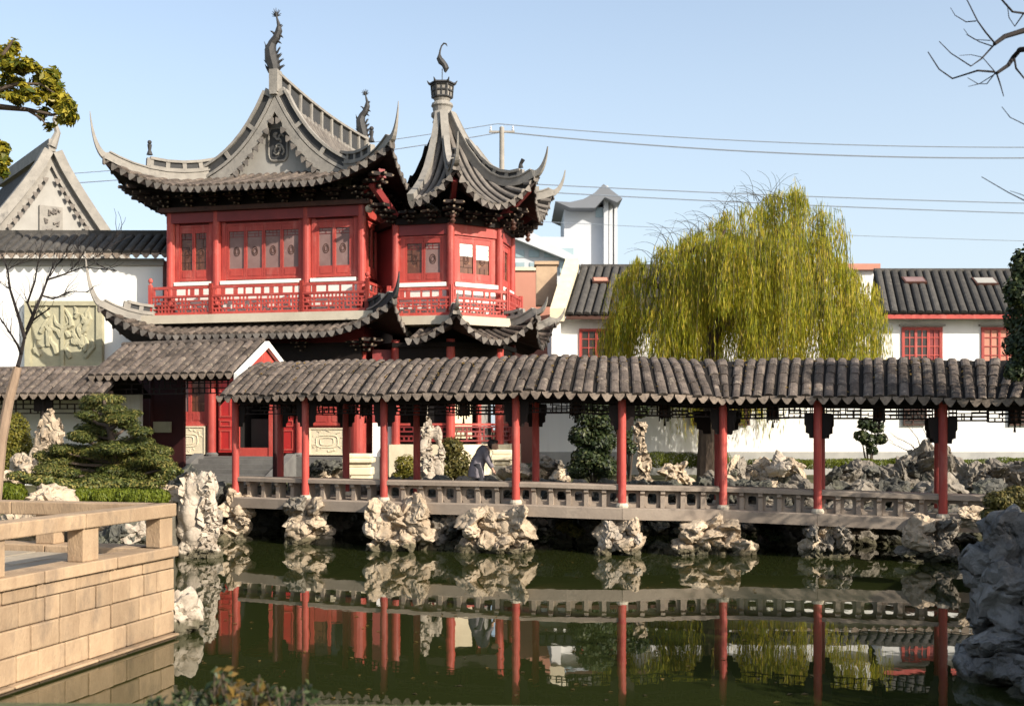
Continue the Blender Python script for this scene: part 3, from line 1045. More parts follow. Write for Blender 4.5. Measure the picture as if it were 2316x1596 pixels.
# roof: sheet, cover tiles, drip tiles
ZE, RISE, EO, CR = 3.63, 0.87, -0.52, DW / 2
def rz(u):
    return ZE + RISE * (1 - (1 - u) ** 1.28)
def rp(s_, u):
    """u 0 front eave .. 1 crest .. 2 rear eave"""
    off = EO + (CR - EO) * u
    return bp(s_, off, rz(u if u <= 1 else 2 - u))
RF = strip('roof', 'tile_under', [(EO + (CR - EO) * u, rz(u if u <= 1 else 2 - u) - dz) for u, dz in
     [(k / 6, 0) for k in range(13)] + [(2 - k / 6, .09) for k in range(13)]], 0, SE, .25)
pitch = SE / round(SE / .255)
nrow = round(SE / pitch)
back, crest = MB(), MB()
for k in range(nrow):
    s_ = (k + .5) * pitch
    jit = random.uniform(-.02, .02)
    us = [-.012, .235, .475, .71, 1.0]
    for j in range(4):
        js, ju = jit + random.uniform(-.012, .012), random.uniform(-.022, .014)
        p0, p1 = rp(s_ + js, us[j] + ju), rp(s_ + js + random.uniform(-.012, .012), us[j + 1] + (.045 if j < 3 else .03))
        wd = (rp(s_ + pitch / 2, us[j]) - rp(s_ - pitch / 2, us[j])).length * .79
        y = p1 - p0
        side = rp(s_ + .1, us[j]) - rp(s_ - .1, us[j])
        nrm = side.cross(y).normalized()
        nrm = (nrm + V((random.uniform(-.03, .03), 0, 0))).normalized()
        mt = frame_mat(p0 + nrm * (.006 + .006 * (j == 3)), y, nrm, wd, y.length, wd * 1.12 * random.uniform(.92, 1.05))
        if j < 3:
            inst('tile', TILE, RF, mt)
        else:
            crest.add([mt @ v.co for v in TILE.vertices], [tuple(p.vertices) for p in TILE.polygons])
    # crest and rear slope
    for u0, u1 in ((1.0, 1.3), (1.3, 1.65), (1.65, 2.01)):
        p0, p1 = rp(s_ + jit, u1), rp(s_ + jit, u0 - .02)
        wd = pitch * .79
        y = p1 - p0
        nrm = (rp(s_ - .1, u0) - rp(s_ + .1, u0)).cross(y).normalized()
        mt = frame_mat(p0, y, nrm, wd, y.length, wd)
        back.add([mt @ v.co for v in TILE.vertices], [tuple(p.vertices) for p in TILE.polygons])
    c = rp(k * pitch, -.02)
    th = R(bnode(k * pitch)[2])
    inst('drip_tile', DRIP, RF, frame_mat(c + V((0, 0, -.005)), (math.sin(th), math.cos(th), random.uniform(-.1, .1)), (random.uniform(-.06, .06), 0, 1), pitch / .315, 1, random.uniform(.78, 1.0)))
kind(back.build('rear_tiles', M['tile'], RF, fix=False), 'stuff')
kind(crest.build('crest_tiles', M['tile'], RF, fix=False), 'stuff')
# blown leaves and moss bits caught on the tiles
rn = random.Random(77); Pq, Nq = [], []
for k in range(420):
    s_, u = rn.uniform(.2, SE - .2), rn.random() ** .7 * .95
    kk = round(s_ / pitch)
    s_ = kk * pitch + rn.gauss(0, .04) if rn.random() < .75 else s_
    q = rp(s_, u) + V((0, -.01, .05))
    Pq.append(tuple(q)); Nq.append((rn.gauss(0, .4), -.4 + rn.gauss(0, .3), 1))
kind(put(bpy.data.objects.new('fallen_leaves', leaf_mesh('fallen_leaves', 'leaf_amber', Pq, Nq, .085, .5, 9)), RF), 'stuff')
# rafters under the front eave
mb = MB()
for k in range(int(SE / .3)):
    a, b = rp(k * .3 + .1, .02), rp(k * .3 + .1, .5)
    mb.beam(a - V((0, 0, .13)), b - V((0, 0, .13)), .06, .06)
kind(mb.build('rafters', M['dark_wood'], RF), 'stuff')
# gable board at the left end
mb = MB()
pr = [rp(0, u / 4) - V((0, 0, .10)) for u in range(9)]
nb = V((-math.cos(R(28)), math.sin(R(28)), 0)) * .05
for q0, q1 in zip(pr, pr[1:]):
    mb.prism([q0, q1, q1 - V((0, 0, .16)), q0 - V((0, 0, .16))], nb)
mb.build('barge_board', M['brown_wood'], RF)

# lanterns under the roof
def lantern(c, label):
    t = thing('palace_lantern', label, 'lantern', c, 'dark wooden lanterns hanging along the covered bridge')
    mb = MB(); mb.cyl(c, c + V((0, 0, -.12)), .012, None, 6); mb.build('cord', M['dark_wood'], t)
    b = c + V((0, 0, -.12))
    mb = MB()
    for k in range(6):
        a0, a1 = k * 1.0472, k * 1.0472 + 1.0472
        e = lambda a, r_, z: b + V((r_ * .8 * math.cos(a), r_ * .8 * math.sin(a), z))
        mb.beam(e(a0, .15, -.05), e(a0, .14, -.36), .025, .025)
        for z, r_ in ((-.05, .15), (-.36, .14), (-.15, .147)):
            mb.beam(e(a0, r_, z), e(a1, r_, z), .025, .03)
        mb.beam(e(a0, .15, -.05), e(a0, .22, 0), .03, .03)
        mb.prism([e(a0, .02, -.01), e(a0, .23, -.01), e(a1, .23, -.01), e(a1, .02, -.01)], (0, 0, .02))
    mb.build('frame', M['dark_wood'], t)
    mb = MB()
    mb.lathe(b, [(.10, -.35), (.105, -.06)], 6)
    mb.build('lamp_shade', M['brown_wood'], t)
    mb = MB()
    for k in range(6):
        a = k * 1.0472
        q = b + V((.13 * math.cos(a), .13 * math.sin(a), -.1))
        mb.tube([q, q - V((0, 0, .30 + .05 * (k % 2)))], [.008, .016], 5)
    q = b + V((0, 0, -.36)); mb.tube([q, q - V((0, 0, .2))], [.01, .03], 6)
    mb.build('tassel', M['dark_wood'], t)
lb = ['between the two leftmost red posts', 'between the second and third posts, before the carved panel', 'above the person, in the bay of the tall white rock',
      'in front of the dark evergreen shrub and grey wall', 'left of the mid roof bend, before the willow curtain', 'right of the mid roof bend, before the willow ends',
      'in the bay of the small round-headed tree', 'at the right end, above the grey rock mound']
for (a, b), t in zip(bays, lb):
    lantern(bp((a + b) / 2, DW * .55, 3.62), 'dark wooden lantern hanging ' + t)
# ------------------------------------------------------------------ curved chinese roofs
def make_P(A, B, zed, sf, liftA=0, liftB=0, Lc=2.8, dl=4.0, diagA=None, diagB=None, push=0.25):
    A, B = V((A[0], A[1])), V((B[0], B[1]))
    t = (B - A); L = t.length; t.normalize()
    nn = V((-t.y, t.x))                                   # inward for a face seen with A left, B right
    dA = V(diagA) if diagA is not None else V((0, 0))
    dB = V(diagB) if diagB is not None else V((0, 0))
    def P(e, d):
        cA, cB = max(0, 1 - e / Lc), max(0, 1 - (L - e) / Lc)
        f = max(0, 1 - d / dl) ** 1.2
        q = A + t * e + nn * d + (dA * cA ** 2 + dB * cB ** 2) * push * f
        return V((q.x, q.y, zed + sf(d) + (liftA * cA ** 2.2 + liftB * cB ** 2.2) * f))
    return P, L, nn, t

def roof_face(parent, P, L, nn, dmax, pitch, rows='parts', mat='tile_grey', drip=True, e0=0, e1=None, nd=9, soff=1.5, rh=.085, rw=.72):
    e1 = L if e1 is None else e1
    ne = max(4, int((e1 - e0) / .3))
    mb = MB(); sm = MB()
    vs, fs, ss = [], [], []
    for i in range(ne + 1):
        e = e0 + (e1 - e0) * i / ne
        dm = max(0.0, dmax(min(max(e, e0 + 1e-4), e1 - 1e-4)))
        for j in range(nd + 1):
            vs.append(P(e, dm * j / nd))
        for j in range(4):
            q = P(e, min(dm, soff) * max(0, j - 1) / 2) - V((0, 0, .03 if j == 0 else .17))
            ss.append(q)
    for i in range(ne):
        for j in range(nd):
            a = i * (nd + 1) + j
            fs.append((a, a + nd + 1, a + nd + 2, a + 1))
        for j in range(3):
            a = i * 4 + j
            sm.f.append((a, a + 1, a + 5, a + 4))
    mb.add(vs, fs); sm.v = [tuple(q) for q in ss]
    sh = mb.build('roof_sheet', M['tile_under'], parent, fix=False)
    sm.build('soffit', M['dark_wood'], parent, fix=False)
    n = max(1, round((e1 - e0) / pitch))
    pt = (e1 - e0) / n
    allr = MB()
    for k in range(n):
        e = e0 + (k + .5) * pt
        dm = dmax(e)
        if dm < .15: continue
        steps = 3 + int(dm / .45)
        r_ = MB()
        sec = arc_pts(5, pt * rw, rh)
        vs, fs = [], []
        for i in range(steps + 1):
            d = -.03 + (dm + .03) * i / steps
            p = P(e, max(d, 0)) - (V((nn.x, nn.y, 0)) * .03 if d < 0 else V((0, 0, 0)))
            a, b = P(e - .05, max(d, 0)), P(e + .05, max(d, 0))
            x = (b - a).normalized()
            y = (P(e, max(d, 0) + .05) - P(e, max(d, 0))).normalized()
            z = x.cross(y).normalized()
            vs += [p + x * sx + z * sz for sx, sz in sec]
        m = len(sec)
        for i in range(steps):
            for q in range(m - 1):
                fs.append((i * m + q, i * m + q + 1, i * m + m + q + 1, i * m + m + q))
        fs.append(tuple(range(m))[::-1])
        (r_ if rows == 'parts' else allr).add(vs, fs)
        if rows == 'parts':
            r_.build('tile_row', M[mat], parent, smooth=False, fix=False)
    if rows == 'stuff' and allr.v:
        kind(allr.build('tile_rows', M[mat], parent, fix=False), 'stuff')
    if drip:
        for k in range(n + 1):
            e = e0 + k * pt
            c = P(min(max(e, e0), e1), 0)
            x = (P(min(e + .05, L), 0) - P(max(e - .05, 0), 0)).normalized()
            y = V((nn.x, nn.y, random.uniform(-.15, .05)))
            z = x.cross(y)
            if z.z < 0: z = -z
            inst('drip_tile', DRIP_G, parent, frame_mat(c - V((nn.x, nn.y, 0)) * .03, y, z, pt / .33, 1, random.uniform(.85, 1.1)))
    return sh

def horn(P0, diag, out, up, n=9):
    d = V((diag[0], diag[1], 0)).normalized()
    return [P0 + d * out * math.sin(i / n * 1.45) + V((0, 0, up * (1 - math.cos(i / n * 1.45)) * 1.14)) for i in range(1, n + 1)]

def hip_ridge(parent, pts, hpts, w_=.2, h_=.26, mat='ridge', tipw=.12):
    allp = pts + hpts
    n, m = len(pts), len(hpts)
    k = [1.0] * n + [1 - (1 - tipw) * ((i + 1) / m) ** .8 for i in range(m)]
    mb = MB(); mb.sweep(allp, w_, h_, -.02, k, k)
    mb.build('hip_ridge', M[mat], parent)
    mb = MB(); mb.sweep(pts, w_ * 1.35, .05, h_ * .86)
    mb.build('ridge_cap', M['ridge'], parent)

def open_band(parent, pts, w_=.17, h_=.42, z0=.0, every=.75, mat='ridge'):
    """ridge band: two rails, end posts, dark recessed panels"""
    mb = MB()
    mb.sweep(pts, w_ * 1.15, .10, z0)
    mb.sweep(pts, w_ * 1.35, .09, z0 + h_ - .09)
    ln = [0.0]
    for a, b in zip(pts, pts[1:]): ln.append(ln[-1] + (b - a).length)
    n = max(2, round(ln[-1] / every))
    def pa(s_):
        for i in range(len(pts) - 1):
            if s_ <= ln[i + 1] + 1e-6:
                t = (s_ - ln[i]) / max(1e-6, ln[i + 1] - ln[i])
                return pts[i].lerp(pts[i + 1], t), (pts[i + 1] - pts[i]).normalized()
        return pts[-1], (pts[-1] - pts[-2]).normalized()
    for k in range(n + 1):
        p, d = pa(ln[-1] * k / n)
        hor = V((d.x, d.y, 0)).normalized() if abs(d.x) + abs(d.y) > 1e-6 else V((1, 0, 0))
        side = V((hor.y, -hor.x, 0)); up = side.cross(d).normalized()
        if up.z < 0: up = -up
        ww = .11 if k in (0, n) else .07
        mb.obox(p + up * (z0 + h_ / 2), d * ww, side * w_ * .52, up * (h_ / 2 - .05))
    mb.build('ridge_band', M[mat], parent)
    mb = MB(); mb.sweep(pts, w_ * .5, h_ - .17, z0 + .085)
    mb.build('ridge_recess', M['ridge_dark'], parent)

def fishtail(parent, b, h, ux):
    """tile dragon fish standing on the ridge end"""
    ux = V(ux)
    mb = MB()
    k_ = h / 135
    pth = [(0, -6, 12), (-4, 16, 16), (-9, 34, 18), (-12, 52, 15), (-7, 66, 11), (3, 78, 10), (8, 92, 9), (8, 104, 5), (4, 118, 2.6), (1, 134, 2.2)]
    P_ = lambda x, z, y=0: b + ux * x * k_ + V((0, y, z * k_))
    mb.tube([P_(x, z) for x, z, r_ in pth], [r_ * k_ * .86 for x, z, r_ in pth], 8)
    rn = random.Random(int(h * 100))
    for x0, z0, x1, z1, r_ in ((-8, 30, -24, 56, 3.5), (-22, 52, -26, 70, 1.6), (6, 4, 22, 16, 3), (4, 16, 20, 30, 2.6), (-14, 2, -24, 20, 3), (2, 30, 15, 42, 3), (-16, 18, -27, 30, 2.4), (-10, 62, -22, 60, 3), (6, 82, 18, 76, 3.4), (-2, 84, -12, 92, 2.6),
                               (8, 98, 17, 104, 2.4), (-12, 44, -22, 42, 3), (4, 44, 12, 56, 2.4), (0, 70, 14, 64, 2.8)):
        for yy in (-.05, .05):
            mb.tube([P_(x0, z0), P_((x0 + x1) / 2 + rn.uniform(-2, 2), (z0 + z1) / 2 + 2, yy), P_(x1, z1, yy)], [r_ * k_, r_ * k_ * .7, .4 * k_], 5)
    for i in range(9):
        a = -2.0 + i * .5
        mb.tube([P_(2, 124), P_(2 + 11 * math.sin(a), 130 + 11 * math.cos(a), rn.uniform(-.06, .06))], [1.8 * k_, .5 * k_], 4)
    mb.build('dragon_fish_finial', M['iron'], parent)

def dougong(parent, c, out, side, sc=1.0):
    """bracket set: stacked blocks and arms stepping outward, pale painted ends"""
    mb = MB(); tip = MB()
    out, side = V(out), V(side)
    for j in range(3):
        z = c + V((0, 0, .13 * j * sc)) + out * .17 * j * sc
        mb.obox(z, out * .13 * sc, side * (.08 + .10 * j) * sc, V((0, 0, .045 * sc)))
        mb.obox(z + out * .12 * sc, out * (.16) * sc, side * .04 * sc, V((0, 0, .04 * sc)))
        for sg in (-1, 1):
            tip.obox(z + out * .13 * sc + side * sg * (.08 + .10 * j) * sc, out * .012, side * .028 * sc, V((0, 0, .022 * sc)))
        tip.obox(z + out * .285 * sc, out * .01, side * .028 * sc, V((0, 0, .024 * sc)))
    o = mb.build('bracket_set', M['dark_wood'], parent)
    kind(tip.build('bracket_ends', M['bracket_end'], o), 'stuff')

def balustrade(parent, a, b, nrm, z0, h=.92, posts=True, seed=1, ball_ends=(False, False)):
    """red railing: fret panel, small openings above, round-topped posts"""
    a, b, nrm = V(a), V(b), V(nrm)
    ux = (b - a); L = ux.length; ux.normalize()
    uz = V((0, 0, 1))
    mb = MB()
    for z, th in ((0.045, .09), (h - .33, .06), (h - .045, .09)):
        mb.obox((a + b) / 2 + uz * (z0 + z), ux * L / 2, nrm * .035, uz * th / 2)
    for q, bl in ((a, ball_ends[0]), (b, ball_ends[1])):
        mb.obox(q + uz * (z0 + h / 2 + .04), ux * .055, nrm * .055, uz * (h / 2 + .04))
        if bl:
            mb.lathe(q + uz * (z0 + h + .08), [(.04, 0), (.03, .05), (.075, .1), (.08, .15), (.05, .21), (.01, .23)], 10)
    rn = random.Random(seed)
    x = .12
    while x < L - .12:
        mb.obox(a + ux * x + uz * (z0 + h - .185), ux * rn.choice((.03, .05, .07)), nrm * .025, uz * .11)
        x += rn.choice((.2, .32, .45))
    o = mb.build('balustrade', M['red'], parent)
    mb = MB()
    nx = max(3, round((L - .12) / .125))
    lattice(mb, a + ux * .06 + uz * (z0 + .09), ux, uz, nrm, L - .12, h - .45, nx, 4, .050, .045, seed, .88)
    mb.build('fret', M['red'], o)
    return o

# ------------------------------------------------------------------ the two-storey hall
HP = R(12.5)
HUX, HUY = V((math.cos(HP), -math.sin(HP), 0)), V((math.sin(HP), math.cos(HP), 0))
FR = V((-4.84, 36.0, 0))
HW, HD = 7.0, 10.6
def H(x, y, z=0):
    return FR + HUX * x + HUY * y + V((0, 0, z))
def hx(xd, y=0):
    """local x that is seen at column xd of the frame"""
    k = (xd - 1158) / F
    p = H(0, y)
    return (k * p.y - p.x) / (HUX.x - k * HUX.y)
def hbox(mb, x0, x1, y0, y1, z0, z1):
    mb.obox(H((x0 + x1) / 2, (y0 + y1) / 2, (z0 + z1) / 2), HUX * (x1 - x0) / 2, HUY * (y1 - y0) / 2, V((0, 0, (z1 - z0) / 2)))
HN = -HUY
HALL = thing('two_storey_hall', 'big red two-storey hall with upswept grey roof, carved gable and fish finial', 'hall', H(-3.5, 3))
def hpart(name, mat, *bx, parent=None):
    mb = MB()
    for b in bx: hbox(mb, *b)
    return mb.build(name, M[mat], parent or HALL)
hpart('platform', 'stone_grey', (-7.8, .5, -1.2, 11.2, 1.0, 1.9))
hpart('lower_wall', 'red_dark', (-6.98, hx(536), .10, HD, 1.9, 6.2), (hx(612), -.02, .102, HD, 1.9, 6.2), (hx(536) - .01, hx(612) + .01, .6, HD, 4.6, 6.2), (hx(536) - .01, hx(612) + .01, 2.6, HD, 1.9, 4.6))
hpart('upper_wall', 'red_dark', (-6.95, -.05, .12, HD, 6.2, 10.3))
hpart('floor_slab', 'slab', (-7.65, .62, -.72, HD, 6.30, 6.58))
ucol = [-6.9, hx(490), hx(693), -.06]
for x in ucol:
    mb = MB(); mb.cyl(H(x, .02, 6.58), H(x, .02, 10.12), .155, .14, 14); mb.build('column', M['red'], HALL)
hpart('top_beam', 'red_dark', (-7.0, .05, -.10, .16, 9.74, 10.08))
hpart('top_beam', 'red', (-.08, .10, .16, 5, 9.74, 10.08))
hpart('purlin', 'brown_wood', (-7.25, .30, -.26, .04, 10.09, 10.24))
wins = [(hx(400), hx(472), 2, ('pane_brown',)), (hx(508), hx(681), 4, ('pane_pale',)), (hx(711), hx(797), 2, ('pane_pale',))]
for x0, x1, nl, pm in wins:
    window(HALL, H(x0, .12, 7.80), HUX, HN, x1 - x0, 1.88, nl, 'red', pm, .30, .14, .07)
for x0, x1 in ((ucol[0], ucol[1]), (ucol[1], ucol[2]), (ucol[2], ucol[3])):
    hpart('dado', 'white_paint', (x0 + .17, x1 - .17, .0, .13, 6.58, 7.60))
    hpart('sill', 'white_paint', (x0 + .17, x1 - .17, -.10, .122, 7.63, 7.75))
    hpart('side_panel', 'red', (x0 + .16, x0 + .30, .04, .125, 7.75, 9.74)); hpart('side_panel', 'red', (x1 - .30, x1 - .16, .04, .125, 7.75, 9.74))
bx_ = [-7.42, ucol[1], ucol[2], .28]
for i in range(3):
    balustrade(HALL, H(bx_[i], -.40), H(bx_[i + 1], -.40), HN, 6.58, .98, seed=11 + i, ball_ends=(i == 0, i == 2))
balustrade(HALL, H(.28, -.40), H(.28, 1.6), HUX, 6.58, .98, seed=20)
hpart('dado', 'white_paint', (-.05, .02, .2, 4, 6.58, 7.62))
window(HALL, H(-.05, .35, 7.8), HUY, HUX, .95, 1.85, 2, 'red', ('pane_brown',), .3, .1)
mb = MB(); ball(mb, H(.22, -.06, 9.95), .14); mb.build('round_lamp', M['slab'], HALL)

# lower storey front
for x0, r_ in ((hx(371), .20), (hx(481), .14), (hx(679), .12), (hx(811), .27)):
    mb = MB(); mb.cyl(H(x0, -.06, 1.98), H(x0, -.06, 5.7), r_, r_ * .96, 16); c_ = mb.build('column', M['red'], HALL)
    mb = MB(); mb.lathe(H(x0, -.06, 1.9), [(r_ + .06, 0), (r_ + .08, .06), (r_ + .02, .12)], 14); mb.build('column_base', M['stone_grey'], c_)
def carved_panel(x0, x1, z0, z1, y=.0):
    o = hpart('carved_panel', 'cream', (x0, x1, y - .08, y + .11, z0, z1))
    mb = MB()
    fw = .045
    def b_(a0, a1, c0, c1, pr=.03): hbox(mb, a0, a1, y - .08 - pr, y - .078, c0, c1)
    b_(x0, x1, z0, z0 + fw); b_(x0, x1, z1 - fw, z1); b_(x0, x0 + fw, z0 + fw, z1 - fw, .029); b_(x1 - fw, x1, z0 + fw, z1 - fw, .029)
    mb.build('panel_frame', M['cream'], o)
    mb = MB()
    cx, cz, w_, h_ = (x0 + x1) / 2, (z0 + z1) / 2, (x1 - x0) * .30, (z1 - z0) * .22
    for s_ in (1.0, .62):
        pts = []
        for k in range(25):
            a = 6.28319 * k / 24
            ca, sa = math.cos(a), math.sin(a)
            pts.append(H(cx + w_ * s_ * math.copysign(abs(ca) ** .5, ca), y - .085, cz + h_ * s_ * math.copysign(abs(sa) ** .5, sa)))
        mb.tube(pts, .018, 5)
    rn = random.Random(int(x0 * 50))
    for k in range(16):
        a = rn.uniform(0, 6.28)
        q = (cx + w_ * 1.45 * math.cos(a), cz + h_ * 1.7 * math.sin(a))
        q = (min(max(q[0], x0 + .12), x1 - .12), min(max(q[1], z0 + .1), z1 - .1))
        mb.tube([H(q[0], y - .085, q[1]), H(q[0] + rn.uniform(-.1, .1), y - .085, q[1] + rn.uniform(-.06, .06)), H(q[0] + rn.uniform(-.12, .12), y - .085, q[1] + .05)], .016, 5)
    mb.build('relief', M['cream'], o)
carved_panel(hx(384), hx(467), 1.95, 2.90)
carved_panel(hx(701), hx(783), 1.95, 2.84)
window(HALL, H(hx(387), .10, 2.98), HUX, HN, hx(469) - hx(387), 2.2, 2, 'red', ('pane_pale', 'pane_brown'), .34, .1, .07)
window(HALL, H(hx(700), .10, 2.92), HUX, HN, hx(786) - hx(700), 2.3, 2, 'red', ('pane_brown', 'window_dark'), .55, .1, .07)
hpart('sill', 'red', (hx(380), hx(471), -.06, .098, 2.905, 2.98))
for x0, x1 in ((hx(496), hx(528)), (hx(621), hx(669))):
    d_ = hpart('door', 'red_door', (x0, x1, -.06, .05, 2.02, 5.0))
    mb = MB()
    for z0, z1 in ((2.1, 2.78), (2.88, 3.1), (3.2, 4.9)):
        hbox(mb, x0 + .05, x1 - .05, -.085, -.055, z0, z0 + .05); hbox(mb, x0 + .05, x1 - .05, -.085, -.055, z1 - .05, z1)
        hbox(mb, x0 + .05, x0 + .1, -.084, -.055, z0 + .05, z1 - .05); hbox(mb, x1 - .1, x1 - .05, -.084, -.055, z0 + .05, z1 - .05)
    mb.build('door_moulding', M['red'], d_)
for q in ((530, 537), (610, 618), (671, 675)): hpart('door_jamb', 'red', (hx(q[0]), hx(q[1]), -.08, .2, 1.9, 4.7))
hpart('threshold', 'red', (hx(536), hx(612), -.05, .15, 1.9, 2.18))
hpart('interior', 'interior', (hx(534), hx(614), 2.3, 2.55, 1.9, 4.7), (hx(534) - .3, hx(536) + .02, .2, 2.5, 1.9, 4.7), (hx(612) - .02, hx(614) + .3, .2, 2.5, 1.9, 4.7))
hpart('screen', 'screen_grey', (hx(538), hx(607), 1.0, 1.05, 2.1, 3.15))
hpart('dark_frieze', 'dark_wood', (-7.0, .05, -.34, .096, 4.72, 5.5))  # dark band added to blacken the red wall below the skirt roof

# --- skirt roof between the storeys
SO = 1.42
sf1 = lambda d: .30 * d + .02 * d * d
dg = lambda a, b: ((HUX * a + HUY * b).x, (HUX * a + HUY * b).y)
c2 = lambda x, y: (H(x, y).x, H(x, y).y)
ZS = 5.84
SK = hpart('skirt_roof', 'dark_wood', (-7.05, .05, -.2, .12, 5.5, 5.62))
A_, B_, C_, D_ = c2(-HW - SO, -SO), c2(SO, -SO), c2(SO, HD + SO), c2(-HW - SO, HD + SO)
P1, L1_, n1, t1 = make_P(A_, B_, ZS, sf1, .95, .95, 2.6, 3.2, dg(-1, -1), dg(1, -1), .12)
roof_face(SK, P1, L1_, n1, lambda e: min(SO, e, L1_ - e), .285, 'parts', 'tile', soff=1.7)
P2, L2_, n2, t2 = make_P(B_, C_, ZS, sf1, .95, 0, 2.6, 3.2, dg(1, -1), None, .12)
roof_face(SK, P2, L2_, n2, lambda e: min(SO, e), .33, 'stuff', 'tile', e1=3.2)
P3, L3_, n3, t3 = make_P(D_, A_, ZS, sf1, 0, .95, 2.6, 3.2, None, dg(-1, -1), .12)
roof_face(SK, P3, L3_, n3, lambda e: min(SO, L3_ - e), .33, 'stuff', 'tile', e0=L3_ - 5)
hp = [P1(d, d) + V((0, 0, .03)) for d in (SO, 1.15, .8, .5, .2, 0)]
hip_ridge(SK, hp, horn(hp[-1], dg(-1, -1), .5, 1.8), tipw=.07)
open_band(SK, [p + V((0, 0, .22)) for p in hp[:4]], .15, .34, .02, .5)
hp = [P1(L1_ - d, d) + V((0, 0, .03)) for d in (SO, 1.15, .8, .5, .2, 0)]
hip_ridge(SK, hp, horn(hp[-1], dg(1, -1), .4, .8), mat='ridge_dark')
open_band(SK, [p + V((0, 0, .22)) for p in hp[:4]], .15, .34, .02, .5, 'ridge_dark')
for x in [-6.9, -5.2, -3.5, -2.0, -.1]:
    dougong(SK, H(x, -.2, 5.36), HN, HUX, .9)
dougong(SK, H(.1, -.15, 5.36), (HUX - HUY).normalized(), (HUX + HUY).normalized(), 1.2)

# --- main roof
RO_ = 1.28
half = HW / 2 + RO_
GS = 1.2 + RO_                                            # gable base, measured in from the eave
ZM = 10.66
K_ = 3.46 - .3 * half
sf2 = lambda d: .3 * d + K_ * (d / half) ** 4.2
UR = hpart('main_roof', 'dark_wood', (-7.0, .02, -.05, .3, 10.25, 10.6))
A_, B_, C_, D_ = c2(-HW - RO_, -RO_), c2(RO_, -RO_), c2(RO_, HD + RO_), c2(-HW - RO_, HD + RO_)
kw = dict(Lc=3.0, dl=4.0, push=.15)
P1, L1_, n1, t1 = make_P(A_, B_, ZM, sf2, 1.0, 1.0, diagA=dg(-1, -1), diagB=dg(1, -1), **kw)
roof_face(UR, P1, L1_, n1, lambda e: min(GS, e, L1_ - e), .285, 'parts', 'tile', soff=1.6)
P2, L2_, n2, t2 = make_P(B_, C_, ZM, sf2, 1.0, 1.0, diagA=dg(1, -1), diagB=dg(1, 1), **kw)
P3, L3_, n3, t3 = make_P(D_, A_, ZM, sf2, 1.0, 1.0, diagA=dg(-1, 1), diagB=dg(-1, -1), **kw)
for P_, L_, n_ in ((P2, L2_, n2), (P3, L3_, n3)):
    roof_face(UR, P_, L_, n_, lambda e: min(e, GS), .33, 'stuff', 'tile_grey', e0=0, e1=GS - .36)
    roof_face(UR, P_, L_, n_, lambda e: half, .33, 'stuff', 'tile_grey', e0=GS - .36, e1=L_ - GS + .36, nd=12)
    roof_face(UR, P_, L_, n_, lambda e: min(L_ - e, GS), .33, 'stuff', 'tile_grey', e0=L_ - GS + .36, e1=L_)
P4, L4_, n4, t4 = make_P(C_, D_, ZM, sf2, 1.0, 1.0, diagA=dg(1, 1), diagB=dg(-1, 1), **kw)
roof_face(UR, P4, L4_, n4, lambda e: min(GS, e, L4_ - e), .33, 'stuff', 'tile_grey', soff=1.6)
XC = -HW / 2
def rake(u, y):
    """roof surface at distance u from the ridge line"""
    return H(XC + u, y, ZM + sf2(half - abs(u)))
for yy, sgn in ((1.2, -1), (HD - 1.2, 1)):
    us = [2.42 * (k / 10 * 2 - 1) for k in range(11)]
    base = [H(XC - 2.42, yy, ZM + sf2(GS) - .12), H(XC + 2.42, yy, ZM + sf2(GS) - .12)]
    top = [rake(u, yy) + V((0, 0, -.06)) for u in us]
    mb = MB(); mb.prism([base[0]] + top + [base[1]], HUY * .2 * (1 if sgn < 0 else -1))
    gable = mb.build('gable_wall', M['plaster_grey'], UR)
    yb = yy + sgn * .36
    for sd_ in (-1, 1):
        uu = [sd_ * 2.75 * k / 10 for k in range(11)]
        mb = MB()
        for a, b in zip(uu, uu[1:]):
            mb.prism([rake(a, yb) - V((0, 0, .54)), rake(b, yb) - V((0, 0, .42)), rake(b, yb) - V((0, 0, .0)), rake(a, yb) - V((0, 0, .0))], HUY * .10 * -sgn)
        mb.build('barge_board', M['ridge'], gable)
        if sgn < 0:
            for k in range(13):
                u = sd_ * (.14 + k * .185)
                p = rake(u, yb) - V((0, 0, .52))
                tg = (rake(u + .05, yb) - rake(u - .05, yb)).normalized()
                inst('drip_tile', DRIP_G, gable, frame_mat(p - HUY * .02, HUY, V((0, 0, 1)) - tg * tg.z * .6, .72, 1, .95))
        # rake ridge, running on down the hip
        rk = [rake(sd_ * 2.75 * k / 9, yb + .10 * -sgn) for k in range(10)]
        open_band(UR, rk, .2, .44, .03, 1.15)
# hips: lower band with horn, upper openwork band
for Pf, eL, dgv in ((P1, lambda d: d, (-1, -1)), (P1, lambda d: L1_ - d, (1, -1)), (P4, lambda d: d, (1, 1)), (P4, lambda d: L4_ - d, (-1, 1))):
    hp = [Pf(eL(d), d) + V((0, 0, .03)) for d in (GS, 2.1, 1.7, 1.3, .9, .5, .2, 0)]
    hip_ridge(UR, hp, horn(hp[-1], dg(*dgv), .50, 1.15 if dgv == (1, -1) else 1.5), .21, .27, tipw=.07)
    open_band(UR, [p + V((0, 0, .3)) for p in hp[:5]], .16, .38, -.03, .6)
    e_ = hp[4] + V((0, 0, .72))
    mb = MB(); mb.tube([e_, e_ + V((0, 0, .16)), e_ + V((0, 0, .34))], [.11, .05, .08], 7); ball(mb, e_ + V((0, 0, .42)), .075)
    mb.build('ridge_beast', M['iron'], UR)
